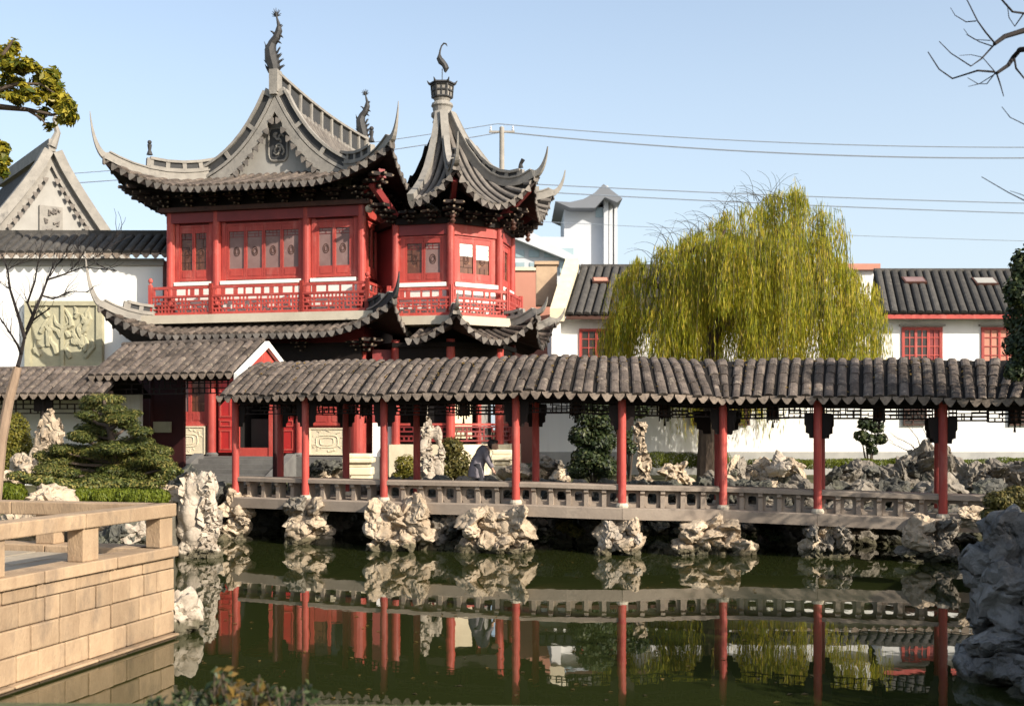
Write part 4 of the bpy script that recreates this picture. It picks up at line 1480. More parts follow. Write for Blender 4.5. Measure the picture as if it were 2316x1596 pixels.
# main ridge
rp_ = [H(XC, y, ZM + sf2(half) - .18 * math.sin(math.pi * (y - .8) / (HD - 1.6))) for y in [.82 + (HD - 1.64) * k / 10 for k in range(11)]]
open_band(UR, rp_, .24, .86, -.02, .95)
for y, s_ in ((.92, 2.1), (HD - .92, 2.0)):
    b = H(XC, y, ZM + sf2(half) + .80)
    mb = MB(); mb.obox(b - V((0, 0, .30)), HUX * .15, HUY * .2, V((0, 0, .38))); mb.build('finial_base', M['ridge'], UR)
    fishtail(UR, b, s_, HUX)
# medallion on the front gable
mc = H(XC - .02, 1.2 - .02, 12.55)
mb = MB()
def rr(w_, h_, n=28, p=.42):
    return [(w_ * math.copysign(abs(math.cos(6.28319 * k / n)) ** p, math.cos(6.28319 * k / n)), h_ * math.copysign(abs(math.sin(6.28319 * k / n)) ** p, math.sin(6.28319 * k / n))) for k in range(n)]
ring = [mc + HUX * x + V((0, 0, z)) for x, z in rr(.34, .56)]
mb.tube(ring + ring[:1], .05, 6)
md_ = mb.build('medallion', M['ridge'], UR)
mb = MB(); mb.prism([mc + HUX * x + V((0, 0, z)) for x, z in rr(.33, .55)], HN * .03); mb.build('medallion_field', M['ridge_dark'], md_)
mb = MB(); rn = random.Random(4)
for k in range(9):
    a0 = rn.uniform(0, 6.28); r0 = rn.uniform(.1, .22); q = mc + HUX * rn.uniform(-.13, .13) + V((0, 0, rn.uniform(-.33, .33))) + HN * .05
    mb.tube([q + (HUX * math.cos(a0 + j * .6) + V((0, 0, math.sin(a0 + j * .6)))) * r0 * (1 - j * .12) for j in range(6)], .035, 5)
mb.build('medallion_relief', M['ridge'], md_)
# bracket sets under the eave
for x in [-6.95 + 6.9 * k / 8 for k in range(9)]:
    dougong(UR, H(x, -.12, 10.28), HN, HUX, 1.0)
for y in (.9, 1.9, 2.9):
    dougong(UR, H(.05, y, 10.28), HUX, HUY, 1.0)
for sx, x in ((-1, -7.0), (1, 0)):
    for j in range(3):
        dougong(UR, H(x + sx * .3 * j, -.3 * j, 10.22 + .14 * j), (HUX * sx - HUY).normalized(), (HUX + HUY * sx).normalized(), 1.25)
    mb = MB(); mb.beam(H(x, -.1, 10.45), H(x + sx * 1.0, -1.0, 10.85), .22, .30); mb.build('hip_rafter', M['red_dark' if sx > 0 else 'dark_wood'], UR)  # left rafter darkened to sink into the shade of its eave

# ------------------------------------------------------------------ octagonal tower
TC = V((-2.4, 38.0, 0))
def tv(k, r_, z=0, a0=10):
    a = R(a0 + 45 * k)
    return TC + V((math.sin(a) * r_, -math.cos(a) * r_, z))
TW = thing('octagonal_tower', 'octagonal red tower with steep pointed grey roof topped by a crane figure', 'tower', TC)
def octo(name, mat, r_, z0, z1, parent=None, r1=None):
    mb = MB()
    vs = [tv(k, r_, z0) for k in range(8)] + [tv(k, r1 or r_, z1) for k in range(8)]
    mb.add(vs, [tuple(range(8))[::-1], tuple(range(8, 16))] + [(k, (k + 1) % 8, 8 + (k + 1) % 8, 8 + k) for k in range(8)])
    return mb.build(name, M[mat], parent or TW)
octo('plinth', 'cream', 2.75, 1.0, 2.30)
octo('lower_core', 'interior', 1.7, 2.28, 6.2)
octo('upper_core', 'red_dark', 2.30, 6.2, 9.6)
octo('floor_slab', 'slab', 2.98, 6.14, 6.42)
TR = 2.42
for k in range(-1, 4):
    mb = MB(); mb.cyl(tv(k, TR, 6.42), tv(k, TR, 9.5), .135, .125, 14); mb.build('column', M['red'], TW)
    mb = MB(); mb.cyl(tv(k, TR, 2.3), tv(k, TR, 5.7), .145, .14, 14); mb.build('column', M['red'], TW)
    a, b = tv(k, TR), tv(k + 1, TR)
    ux = (b - a).normalized(); nr = V((ux.y, -ux.x, 0)); L = (b - a).length
    def fb(name, mat, x0, x1, y0, y1, z0, z1, parent=None):
        mb = MB(); mb.obox(a + ux * (x0 + x1) / 2 - nr * (y0 + y1) / 2 + V((0, 0, (z0 + z1) / 2)), ux * (x1 - x0) / 2, nr * (y1 - y0) / 2, V((0, 0, (z1 - z0) / 2)))
        return mb.build(name, M[mat], parent or TW)
    fb('top_beam', 'red' if k >= 0 else 'red_dark', .1, L - .1, -.03, .14, 9.08, 9.42)
    fb('dado', 'white_paint', .12, L - .12, .02, .16, 6.42, 7.36)
    fb('sill', 'white_paint', .12, L - .12, -.12, .158, 7.40, 7.53)
    fb('side_panel', 'red', .11, .26, .03, .16, 7.53, 9.08); fb('side_panel', 'red', L - .26, L - .11, .03, .16, 7.53, 9.08)
    wo_ = window(TW, a + ux * .25 - nr * .095 + V((0, 0, 7.54)), ux, nr, L - .5, 1.52, 2, 'red', ('pane_brown', 'pane_pale') if k == -1 else ('pane_brown',), .26, .12)
    if k == 0:
        for q in (0, 1):
            fb('blind', 'white_paint', .25 + .06 + q * (L - .62) / 2 + .07, .25 + .06 + (q + 1) * (L - .62) / 2 - .07, .070, .078, 8.42 - .08 * q, 8.84, wo_)
    if k < 3:
        a2, b2 = tv(k, TR + .33), tv(k + 1, TR + .33)
        balustrade(TW, a2, b2, nr, 6.42, .92, seed=31 + k)
    fb('lower_rail', 'red', .1, L - .1, -.02, .05, 2.92, 2.99)
    mb = MB(); lattice(mb, a + ux * .12 + V((0, 0, 2.42)), ux, (0, 0, 1), nr, L - .24, .45, 10, 3, .05, .04, 50 + k, .85)
    mb.build('lower_fret', M['red_dark'], TW)
    fb('lintel', 'dark_wood', .1, L - .1, -.06, .12, 4.6, 5.5)  # dark band below the skirt roof, blackened like the hall's
    if k == 0:
        fb('light_panel', 'cream', .18, .95, .25, .33, 2.5, 4.3)
        fb('inner_post', 'red', 1.2, 1.34, .3, .42, 2.3, 4.8); fb('inner_panel', 'plaster_grey', 1.36, 1.62, .34, .4, 2.3, 4.8)
# link wall between hall and tower
mb = MB(); mb.beam(H(.22, .25, 2.35), tv(-1, TR) + V((0, .3, 2.35)), .2, 1.3); mb.build('link_wall', M['plaster'], TW)
mb = MB(); mb.beam(H(.2, .3, 4.2), tv(-1, TR) + V((0, .35, 4.2)), .2, 2.4); mb.build('link_panel', M['red_dark'], TW)
# skirt roof
sf3 = lambda d: .34 * d + .03 * d * d
RE1 = 3.75
ap1 = RE1 * math.cos(R(22.5))
TK = octo('skirt_roof', 'dark_wood', 2.6, 5.45, 5.6)
T8 = math.tan(R(67.5))
def oct_faces(root, RE, z, sf, dtop, lift, ks, partial, mat, Lc, dl, rows=(0, 1)):
    out = {}
    for k in ks:
        A, B = tv(k, RE), tv(k + 1, RE)
        dA, dB = (A - TC).normalized(), (B - TC).normalized()
        la = 0 if (k == -1) else lift
        Pk, Lk, nk, tk = make_P((A.x, A.y), (B.x, B.y), z, sf, la, lift, Lc, dl, (dA.x, dA.y), (dB.x, dB.y), .15)
        e0 = partial if k == -1 else 0
        roof_face(root, Pk, Lk, nk, lambda e: min(dtop, e * T8, (Lk - e) * T8), .255, 'parts' if k in (-1, 0, 1) else 'stuff', mat, e0=e0, nd=12, soff=1.3)
        out[k] = (Pk, Lk)
    return out
fc = oct_faces(TK, RE1, 5.62, sf3, 1.05, .85, (-1, 0, 1, 2), 1.35, 'tile', 1.45, 1.8)
ds_ = (1.05, .7, .45, .2, 0)
for k in (0, 1, 2):
    Pk, Lk = fc[k]
    hp = [Pk(d / T8, d) + V((0, 0, .03)) for d in ds_]
    dd = (tv(k, 1) - TC)
    hip_ridge(TK, hp, horn(hp[-1], (dd.x, dd.y), .42, .55), .18, .24)
    open_band(TK, [p + V((0, 0, .2)) for p in hp[:3]], .13, .28, .02, .4)
# main roof
RE2 = 3.68
ap2 = RE2 * math.cos(R(22.5))
dt2 = ap2 - .2
K2 = 3.55 - .55 * dt2
sf4 = lambda d: .55 * d + K2 * (d / dt2) ** 3.1
TU = octo('main_roof', 'dark_wood', 2.55, 9.42, 9.62)
fc = oct_faces(TU, RE2, 9.92, sf4, dt2, 1.0, (-1, 0, 1, 2, 3, 4), 1.40, 'tile_grey', 1.5, 2.4)
ds_ = (dt2, 2.9, 2.5, 2.0, 1.6, 1.2, .8, .45, .2, 0)
for k in (0, 1, 2, 3):
    Pk, Lk = fc[k]
    hp = [Pk(d / T8, d) + V((0, 0, .03)) for d in ds_]
    dd = (tv(k, 1) - TC)
    hip_ridge(TU, hp, horn(hp[-1], (dd.x, dd.y), .5, .92), .2, .28)
    open_band(TU, [p + V((0, 0, .24)) for p in hp[2:8]], .14, .30, -.02, .6)
    e_ = hp[7] + V((0, 0, .55))
    mb = MB(); mb.tube([e_, e_ + V((0, 0, .12)), e_ + dd * .1 + V((0, 0, .26))], [.09, .06, .07], 7); mb.build('ridge_beast', M['iron'], TU)
Pk, Lk = fc[-1]
hp = [Pk(1.38, d) + V((0, 0, .04)) for d in (3.2, 2.8, 2.4, 1.8, 1.2, .6, 0)]
mb = MB(); mb.sweep(hp, .22, .22); mb.build('verge', M['ridge'], TU)
for k in range(-1, 4):
    out = (tv(k, 1) - TC); sd_ = V((out.y, -out.x, 0))
    for j in range(2):
        dougong(TU, tv(k, TR + .12 + .3 * j, 9.5 + .16 * j), out, sd_, 1.1)
    m_ = (tv(k, TR) + tv(k + 1, TR)) / 2; o2 = (m_ - TC); o2.z = 0; o2.normalize()
    for t in (.3, .7):
        dougong(TU, tv(k, TR).lerp(tv(k + 1, TR), t) + o2 * .1 + V((0, 0, 9.5)), o2, V((o2.y, -o2.x, 0)), .95)
    mb = MB(); mb.beam(tv(k, TR, 9.7), tv(k, RE2 - .1, 10.6), .16, .24); mb.build('hip_rafter', M['red_dark'], TU)
    if k >= 0:
        q = tv(k, 3.0, 9.62); mb = MB(); mb.lathe(q - V((0, 0, .3)), [(.04, 0), (.1, .08), (.05, .16), (.09, .22), (.05, .4)], 8); mb.build('hanging_bud', M['brown_wood'], TU)
# spire top: neck, hexagonal pot, crane
z0 = 9.92 + 3.55 - .15
mb = MB(); mb.lathe(TC, [(.34, z0), (.30, z0 + .12), (.38, z0 + .20), (.38, z0 + .30), (.31, z0 + .36), (.33, z0 + .5), (.38, z0 + .56), (.36, z0 + .64), (.25, z0 + .72), (.30, z0 + .8)], 16)
mb.build('spire_neck', M['ridge'], TU)
zp = z0 + .78
mb = MB(); mb.lathe(TC, [(.24, zp), (.33, zp + .08), (.36, zp + .48), (.30, zp + .52)], 6); pot = mb.build('spire_pot', M['ridge'], TU)
mb = MB()
for k in range(6):
    a = k * 1.0472; c0 = lambda r_, z, a=a: TC + V((r_ * math.cos(a), r_ * math.sin(a), z)); c1 = lambda r_, z, a=a + 1.0472: TC + V((r_ * math.cos(a), r_ * math.sin(a), z))
    mb.beam(c0(.345, zp + .06), c0(.38, zp + .5), .05, .05)
    for z, r_ in ((.08, .35), (.3, .365), (.49, .385)): mb.beam(c0(r_, zp + z), c1(r_, zp + z), .045, .045)
    mb.beam((c0(.36, zp + .1) + c1(.36, zp + .1)) / 2, (c0(.37, zp + .48) + c1(.37, zp + .48)) / 2, .03, .03)
    mb.tube([c0(.36, zp + .55), c0(.46, zp + .57), c0(.52, zp + .66)], [.05, .04, .012], 5)
mb.lathe(TC, [(.47, zp + .52), (.44, zp + .58), (.12, zp + .64), (.03, zp + .68)], 6)
mb.build('pot_frame', M['iron'], pot)
zc = zp + .66
cr = lambda x, z: TC + V((x, 0, zc + z))
mb = MB()
mb.tube([cr(0, 0), cr(0.0, .42)], .014, 6)
mb.tube([cr(.10, .30), cr(.12, .42), cr(.07, .56), cr(-.03, .66), cr(-.10, .78), cr(-.09, .92)], [.03, .085, .10, .12, .10, .035], 8)
mb.tube([cr(-.09, .90), cr(-.07, 1.05), cr(-.02, 1.2), cr(.06, 1.29), cr(.13, 1.27), cr(.18, 1.18)], [.04, .03, .026, .03, .03, .006], 7)
mb.tube([cr(.02, .62), cr(.12, .55), cr(.18, .44), cr(.12, .28)], [.03, .07, .06, .01], 7)
mb.build('crane_finial', M['iron'], TU)
# ------------------------------------------------------------------ tiled gallery behind the left end of the bridge
GA = thing('gallery', 'small tiled gallery with red gable end and white verge beside the bridge end', 'gallery', (-9, 31, 1.15))
th = R(20)
gd = V((-math.cos(th), math.sin(th), 0)); gf = V((-math.sin(th), -math.cos(th), 0))
ra = V((-6.84, 30.5, 5.22)); LA = 4.75
rl = ra + gd * LA
eo, ez = 1.46, -.94
up = -(gf * eo + V((0, 0, ez)))
slope_tiles(GA, rl - up, ra - up, up, .27, 4, hgt=1.1)
upb = gf * eo - V((0, 0, ez))
bk = thing  # noqa
mb = MB(); mb.prism([ra - upb, rl - upb, rl, ra], (0, 0, -.06)); mb.build('rear_roof', M['tile_under'], GA)
mb = MB(); mb.tube([ra + gd * .02 + V((0, 0, .02)), rl + V((0, 0, .02))], .085, 8); mb.build('ridge_roll', M['tile'], GA)
for u_, n_ in ((up, 1), (upb, -1)):
    e = ra - u_
    mb = MB(); mb.prism([e - gd * .03 - u_ * .02, ra - gd * .03, ra - gd * .03 - V((0, 0, .17)), e - gd * .03 - V((0, 0, .17)) - u_ * .02], -gd * .12)
    mb.build('verge', M['white_paint'], GA)
    mb = MB(); mb.prism([e - u_ * .0 - V((0, 0, .18)) + gd * .1, ra - V((0, 0, .19)) + gd * .1, ra - V((0, 0, .62)) + gd * .1, e + u_ * .12 - V((0, 0, .52)) + gd * .1], -gd * .1)
    mb.build('gable_board', M['red'], GA)
mb = MB()
q0, q1 = ra - up, ra - upb
mb.prism([q0 + up * .1 + gd * .5 - V((0, 0, .2)), ra + gd * .5 - V((0, 0, .3)), q1 + upb * .1 + gd * .5 - V((0, 0, .2))], gd * .06)
mb.build('gable_wall', M['dark_wood'], GA)
for k in (0, 3):
    for o_ in (-1.0, 1.0):
        c = ra + gd * (.25 + (LA - .5) * k / 3) - gf * o_
        mb = MB(); mb.cyl(V((c.x, c.y, 1.2)), V((c.x, c.y, 4.5)), .095, None, 12); mb.build('post', M['maroon_shade'], GA)
for o_ in (-1.0, 1.0):
    mb = MB(); mb.beam(ra + gd * .1 - gf * o_ + V((0, 0, -.85)), rl - gf * o_ + V((0, 0, -.85)), .12, .24); mb.build('eave_beam', M['dark_wood'], GA)
a_ = ra + gd * 1.0 - gf * -1.0
mb = MB()
lattice(mb, rl + gf * 1.0 + V((0, 0, -1.45)), -gd, (0, 0, 1), gf, LA - .3, .42, 24, 3, .03, .03, 77, .8)
mb.build('hanging_fret', M['dark_wood'], GA)
mb = MB(); mb.beam(ra + gd * 3.35 - gf * 1.0 + V((0, 0, -2.2)), rl + gd * .6 - gf * 1.0 + V((0, 0, -2.2)), .1, 3.0); mb.build('back_panel', M['maroon_shade'], GA)
mb = MB(); mb.beam(ra + gd * 3.75 - gf * .88 + V((0, 0, -2.36)), ra + gd * 4.35 - gf * .88 + V((0, 0, -2.36)), .08, .32); mb.build('notice_panel', M['carved'], GA)

# ------------------------------------------------------------------ lower corridor further left
CB = thing('corridor', 'low tiled corridor with white-backed lattice frieze behind the pine tree', 'corridor', (-15, 31, 1.15))
th = R(9)
gd2 = V((-math.cos(th), math.sin(th), 0)); gf2 = V((-math.sin(th), -math.cos(th), 0))
r2 = V((-10.9, 31.4, 4.52)); LB = 8.0; l2 = r2 + gd2 * LB
up2 = -(gf2 * 1.35 + V((0, 0, -.76))); upb2 = gf2 * 1.35 + V((0, 0, .76))
slope_tiles(CB, l2 - up2, r2 - up2, up2, .27, 4, hgt=1.1)
mb = MB(); mb.prism([r2 - upb2, l2 - upb2, l2, r2], (0, 0, -.06)); mb.build('rear_roof', M['tile_under'], CB)
mb = MB(); mb.tube([r2, l2], .085, 8); mb.build('ridge_roll', M['tile'], CB)
for k in range(5):
    c = r2 + gd2 * (.3 + 1.75 * k) + gf2 * .9
    mb = MB(); mb.cyl(V((c.x, c.y, 1.2)), V((c.x, c.y, 3.85)), .09, None, 12); mb.build('post', M['dark_wood'], CB)
    mb = MB(); mb.beam(c + V((0, 0, -.95)) - gd2 * .28, c + V((0, 0, -.95)) + gd2 * .28, .06, .55); mb.build('bracket', M['dark_wood'], CB)
mb = MB(); mb.beam(r2 + gf2 * .9 + V((0, 0, -.78)), l2 + gf2 * .9 + V((0, 0, -.78)), .12, .22); mb.build('eave_beam', M['dark_wood'], CB)
mb = MB(); lattice(mb, l2 + gf2 * .9 + V((0, 0, -1.28)), -gd2, (0, 0, 1), gf2, LB, .38, 36, 3, .032, .03, 78, .85); mb.build('hanging_fret', M['dark_wood'], CB)
mb = MB(); mb.beam(r2 - gf2 * .75 + V((0, 0, -2.05)), l2 - gf2 * .75 + V((0, 0, -2.05)), .2, 2.7); mb.build('back_wall', M['plaster'], CB)

# ------------------------------------------------------------------ halls behind, left
WH = thing('white_hall', 'tall white-walled hall with dark tiled eave and a big carved relief panel', 'hall', (-18, 42, 1.15))
xw = (368 - 1158) / F * 38.6
mb = MB(); mb.box((-27, 38.6, 1.1), (xw, 41.5, 8.72)); mb.build('wall', M['plaster'], WH)
mb = MB(); mb.box((-27.05, 38.5, 8.5), (xw + .06, 38.598, 8.74)); mb.build('cornice', M['plaster_grey'], WH)
slope_tiles(WH, (-27, 38.1, 8.86), (xw + .4, 38.1, 8.86), (0, 1.5, .85), .33, 1, far=True)
mb = MB(); mb.box((-27, 39.5, 9.66), (xw + .4, 39.72, 9.9)); mb.build('ridge', M['tile_far'], WH)
p0, p1 = at(62, 832, 38.58), at(236, 682, 38.58)
mb = MB(); mb.box((p0.x, 38.42, p0.z), (p1.x, 38.59, p1.z)); rp0 = mb.build('relief_panel', M['carved'], WH)
mb = MB()
for x0, x1, z0, z1 in ((p0.x, p1.x, p1.z - .16, p1.z), (p0.x, p0.x + .2, p0.z, p1.z - .161), (p1.x - .2, p1.x, p0.z, p1.z - .161), (p0.x + 1.25, p0.x + 1.36, p0.z, p1.z - .162)):
    mb.box((x0, 38.34, z0), (x1, 38.415, z1))
mb.build('panel_frame', M['carved'], rp0)
mb = MB(); rn = random.Random(8)
for k in range(26):
    x, z = rn.uniform(p0.x + .35, p1.x - .35), rn.uniform(p0.z + .3, p1.z - .5)
    pts = [V((x, 38.42, z))]
    for j in range(4): pts.append(pts[-1] + V((rn.uniform(-.16, .16), 0, rn.uniform(-.02, .28))))
    mb.tube(pts, [.09, .11, .08, .06, .03], 6)
mb.build('relief_figures', M['carved'], rp0)

GH = thing('gabled_hall', 'grey gabled hall peeking over the white wall with carved plaque in its gable', 'hall', (-21, 51, 1.15))
ap = at(114, 350, 50)
gx = V((math.cos(R(38)), math.sin(R(38)), 0)); gy = V((-gx.y, gx.x, 0))
prof = [(u, 4.8 * (abs(u) / 3.25) ** .86) for u in [-3.25 + .325 * k for k in range(21)]]
gp = lambda u, d, y=0: ap + gx * u + gy * y - V((0, 0, d))
mb = MB(); mb.prism([gp(-3.2, 5.6)] + [gp(u, d + .1) for u, d in prof[1:-1]] + [gp(3.2, 5.6)], gy * .3); mb.build('gable_wall', M['plaster_grey'], GH)
for sg in (-1, 1):
    pr = [q for q in prof if q[0] * sg >= -.01]
    if sg < 0: pr = pr[::-1]
    mb = MB(); mb.sweep([gp(u, d + .0, -.25) for u, d in pr], .5, .42); mb.build('rake_ridge', M['ridge'], GH)
    mb = MB()
    for (u0, d0), (u1, d1) in zip(pr, pr[1:]):
        mb.prism([gp(u0, d0 + .55, -.2), gp(u1, d1 + .5, -.2), gp(u1, d1, -.2), gp(u0, d0, -.2)], gy * .12)
    mb.build('barge_board', M['ridge'], GH)
    for k in range(14):
        u = sg * (.25 + k * .215); d = 4.8 * (abs(u) / 3.25) ** .86 + .60
        inst('drip_tile', DRIP_G, GH, frame_mat(gp(u, d, -.22), gy, (0, 0, 1), .8, 1, 1.2))
    mb = MB()
    for (u0, d0), (u1, d1) in zip(pr, pr[1:]):
        mb.prism([gp(u0, d0, 0), gp(u1, d1, 0), gp(u1, d1, 9), gp(u0, d0, 9)], (0, 0, -.1))
    mb.build('roof', M['tile_far'], GH)
mb = MB(); mb.sweep([gp(0, -.1, y) for y in (-.3, 2, 5, 9)], .3, .55); mb.build('ridge', M['ridge'], GH)
mb = MB(); mb.tube([gp(0, -.3, -.2), gp(.25, -1.0, -.2), gp(.1, -1.6, -.2), gp(.3, -2.1, -.2)], [.22, .14, .08, .02], 7); mb.build('ridge_finial', M['ridge'], GH)
c = gp(0.0, 3.2, -.05)
mb = MB(); mb.obox(c, gx * .5, gy * .08, V((0, 0, .85))); pq = mb.build('plaque', M['ridge'], GH)
mb = MB(); rn = random.Random(3)
for k in range(10):
    q = c - gy * .1 + gx * rn.uniform(-.4, .4) + V((0, 0, rn.uniform(-.7, .7)))
    mb.tube([q, q + gx * rn.uniform(-.2, .2) + V((0, 0, .2)), q + gx * rn.uniform(-.25, .25) + V((0, 0, .1))], .07, 5)
mb.build('plaque_relief', M['tile_grey'], pq)
mb = MB(); mb.obox(gp(0, 9.5, 6), gx * 3.1, gy * 5, V((0, 0, 4.2))); mb.build('wall', M['plaster'], GH)

# ------------------------------------------------------------------ garden wall behind the bridge, right
GW = thing('garden_wall', 'long white garden wall with grey plinth, tile coping and dark lattice windows', 'wall', (10, 40, 1.15))
mb = MB(); mb.box((.9, 40, 1.1), (24, 40.35, 4.45)); mb.build('wall', M['plaster'], GW)
mb = MB(); mb.box((.9, 39.95, 1.1), (24, 39.998, 1.98)); mb.build('plinth', M['plinth'], GW)
slope_tiles(GW, (.9, 39.6, 4.46), (24, 39.6, 4.46), (0, .58, .42), .33, 1, far=True)
mb = MB(); mb.box((.9, 40.12, 4.85), (24, 40.3, 5.05)); mb.build('ridge', M['tile_far'], GW)
for x0, x1 in ((1562, 1602), (1655, 1694), (2044, 2094), (2284, 2330)):
    a, b = at(x0, 960, 39.95), at(x1, 905, 39.95)
    mb = MB(); mb.box((a.x, 39.93, a.z), (b.x, 39.999, b.z)); wd_ = mb.build('lattice_window', M['window_dark'], GW)
    mb = MB(); lattice(mb, (a.x, 39.91, a.z), (1, 0, 0), (0, 0, 1), (0, -1, 0), b.x - a.x, b.z - a.z, 5, 5, .045, .05, int(x0), .8); mb.build('fret', M['brown_wood'], wd_)

# ------------------------------------------------------------------ houses
def house_roof(root, xl, xr, ye, ze, yr, zr, pitch=.36, sk=.9):
    slope_tiles(root, (xl, ye, ze), (xr, ye, ze), (sk, yr - ye, zr - ze), pitch, 1, far=True, drip=False, hgt=1.0)
    mb = MB(); xl += sk; mb.prism([(xl, yr, zr), (xr, yr, zr), (xr + sk, 2 * yr - ye, ze), (xl + sk, 2 * yr - ye, ze)], (0, 0, -.08)); mb.build('rear_roof', M['tile_far'], root)
    mb = MB(); mb.tube([(xl, yr, zr + .03), (xr, yr, zr + .03)], .13, 8); mb.build('ridge_roll', M['tile_far'], root)
RH = thing('white_house', 'white house with dark ribbed roof and red eave board, right of the willow', 'house', (21, 50, 1.15))
mb = MB(); mb.prism([(16.05, 48, 1.1), (28, 48, 1.1), (29.5, 54, 1.1), (17.5, 54, 1.1)], (0, 0, 6.5)); mb.build('wall', M['plaster'], RH)
mb = MB(); mb.box((15.95, 47.3, 7.52), (28, 47.36, 7.74)); mb.build('eave_board', M['red'], RH)
mb = MB(); mb.box((15.95, 47.362, 7.56), (28, 48, 7.62)); mb.build('soffit', M['plaster_grey'], RH)
house_roof(RH, 15.8, 28, 47.25, 7.76, 51, 10.05)
for x0, x1, nl, pm in ((2039, 2131, 3, ('window_dark', 'window_dark', 'red_dark')), (2219, 2300, 2, ('salmon',))):
    a, b = at(x0, 815, 47.99), at(x1, 738, 47.99)
    window(RH, (a.x, 48, 5.45), (1, 0, 0), (0, -1, 0), b.x - a.x, 7.22 - 5.45, nl, 'red', pm, .1, 0, .07, 4)
    mb = MB(); mb.box((a.x - .1, 47.85, 7.26), (b.x + .1, 47.998, 7.34)); mb.build('lintel', M['plaster_grey'], RH)
un = V((0, 3.75, 2.29)).normalized(); nn_ = V((0, -2.29, 3.75)).normalized()
def skylight(root, x, y, Yg, w_, l_, mat):
    c = at(x, y, Yg)
    t = (c.y - 47.25) / 3.75
    q = V((c.x, c.y, 7.76 + 2.29 * t)) + nn_ * .14
    mb = MB(); mb.obox(q, V((w_ / 2, 0, 0)), un * l_ / 2, nn_ * .05); o = mb.build('skylight', M['brown_wood'], root)
    mb = MB(); mb.obox(q + nn_ * .03, V((w_ / 2 - .07, 0, 0)), un * (l_ / 2 - .07), nn_ * .035); mb.build('pane', M[mat], o)
skylight(RH, 2066, 646, 49.9, 1.0, .6, 'pane_pale'); skylight(RH, 2226, 650, 49.8, 1.0, .7, 'plaster_grey')
LH = thing('white_house', 'white house with dark ribbed roof and red window, left of and behind the willow', 'house', (7, 50, 1.15))
mb = MB(); mb.prism([(2.1, 48, 1.1), (13.5, 48, 1.1), (14.9, 54, 1.1), (3.5, 54, 1.1)], (0, 0, 6.5)); mb.build('wall', M['plaster'], LH)
mb = MB(); mb.box((2.3, 47.3, 7.50), (13.5, 47.36, 7.66)); mb.build('eave_board', M['brown_wood'], LH)
house_roof(LH, 2.3, 13.5, 47.25, 7.70, 51.4, 10.3)
a = at(1310, 735, 48)
window(LH, (a.x, 48, 5.4), (1, 0, 0), (0, -1, 0), 1.5, 1.75, 2, 'red', ('window_dark',), .1, 0, .07, 4)
skylight(LH, 1358, 650, 49.9, .75, .5, 'salmon')
mb = MB(); mb.prism([(1.62, 47.2, 7.4), (1.62, 47.2, 7.95), (2.5, 51.4, 10.75), (2.5, 51.4, 9.9)], (.6, 0, 0)); mb.build('parapet', M['cream'], LH)
mb = MB(); mb.box((1.7, 47.5, 1.1), (2.099, 53, 7.5)); mb.build('side_wall', M['plaster'], LH)
c = at(1236, 640, 51); mb = MB(); mb.box((c.x - .48, 50.8, 8.5), (c.x + .48, 51.6, 10.35)); mb.box((c.x - .56, 50.7, 10.35), (c.x + .56, 51.7, 10.5)); mb.build('chimney', M['chimney_brick'], LH)
SB = thing('salmon_building', 'plain salmon-pink rendered building just right of the octagonal tower', 'building', (0, 55, 1.15))
a, b = at(1120, 612, 54), at(1250, 612, 54)
mb = MB(); mb.box((a.x, 54, 1.1), (b.x, 62, a.z)); mb.build('wall', M['salmon'], SB)
mb = MB(); mb.box((a.x - .1, 53.9, a.z + .001), (b.x + .1, 62.1, a.z + .16)); mb.build('coping', M['cream'], SB)
CBD = thing('cornice_building', 'cream building with brown cornice between willow and right house', 'building', (17, 57, 1.15))
a, b = at(1860, 598, 56), at(1978, 598, 56)
mb = MB(); mb.box((a.x, 56, 1.1), (b.x, 62, a.z - .3)); mb.build('wall', M['plaster'], CBD)
mb = MB(); mb.box((a.x - .25, 55.7, a.z - .3), (b.x + .2, 62.2, a.z)); mb.build('cornice', M['salmon'], CBD)
c = at(1900, 690, 55.6)
mb = MB(); mb.box((a.x - .2, 55.6, c.z - .2), (b.x + .35, 55.999, c.z)); mb.box((a.x - .2, 55.7, c.z - 1.1), (b.x + .35, 55.998, c.z - .95)); mb.build('string_course', M['plaster_grey'], CBD)

# ------------------------------------------------------------------ modern tower far off
MT = thing('modern_tower', 'far white modern tower with a curved swept grey roof', 'tower block', (7.5, 112, 1))
Yt = 110
def fbx(name, mat, x0, x1, y0, y1, d0=0, d1=8, parent=None):
    a, b = at(x0, y1, Yt), at(x1, y0, Yt)
    mb = MB(); mb.box((a.x, Yt + d0, max(1.0, a.z)), (b.x, Yt + d1, b.z)); return mb.build(name, M[mat], parent or MT)
fbx('shaft', 'far_white', 1276, 1366, 468, 1000)
for x0, x1, y0 in ((1364, 1374, 425), (1378, 1386, 435), (1392, 1399, 452)):
    fbx('fin', 'far_white', x0, x1, y0, 1000, -1 + (x0 - 1364) * .08, 8)
fbx('recess', 'far_grey', 1366, 1392, 468, 700, 2, 7.5)
fbx('window', 'far_glass', 1347, 1364, 470, 492, -.1, .05)
pr = [(1256, 455), (1290, 457), (1320, 450), (1345, 436), (1365, 416), (1408, 449), (1396, 458), (1368, 446), (1346, 470), (1290, 470)]
mb = MB(); mb.prism([at(x, y, Yt - 2) for x, y in pr], (0, 11, 0)); mb.build('swept_roof', M['far_grey'], MT)
MB2 = thing('modern_building', 'low white modern block with green-tinted windows below the far tower', 'building', (3, 108, 1))
Yt = 104
fbx('wall', 'far_white', 1120, 1302, 536, 1000, 0, 5, MB2)
fbx('wing', 'far_white', 1302, 1345, 596, 1000, .5, 6, MB2)
a_, b_, c_, d_ = [at(*q, Yt - 1) for q in ((1140, 490), (1320, 590), (1320, 602), (1140, 530))]
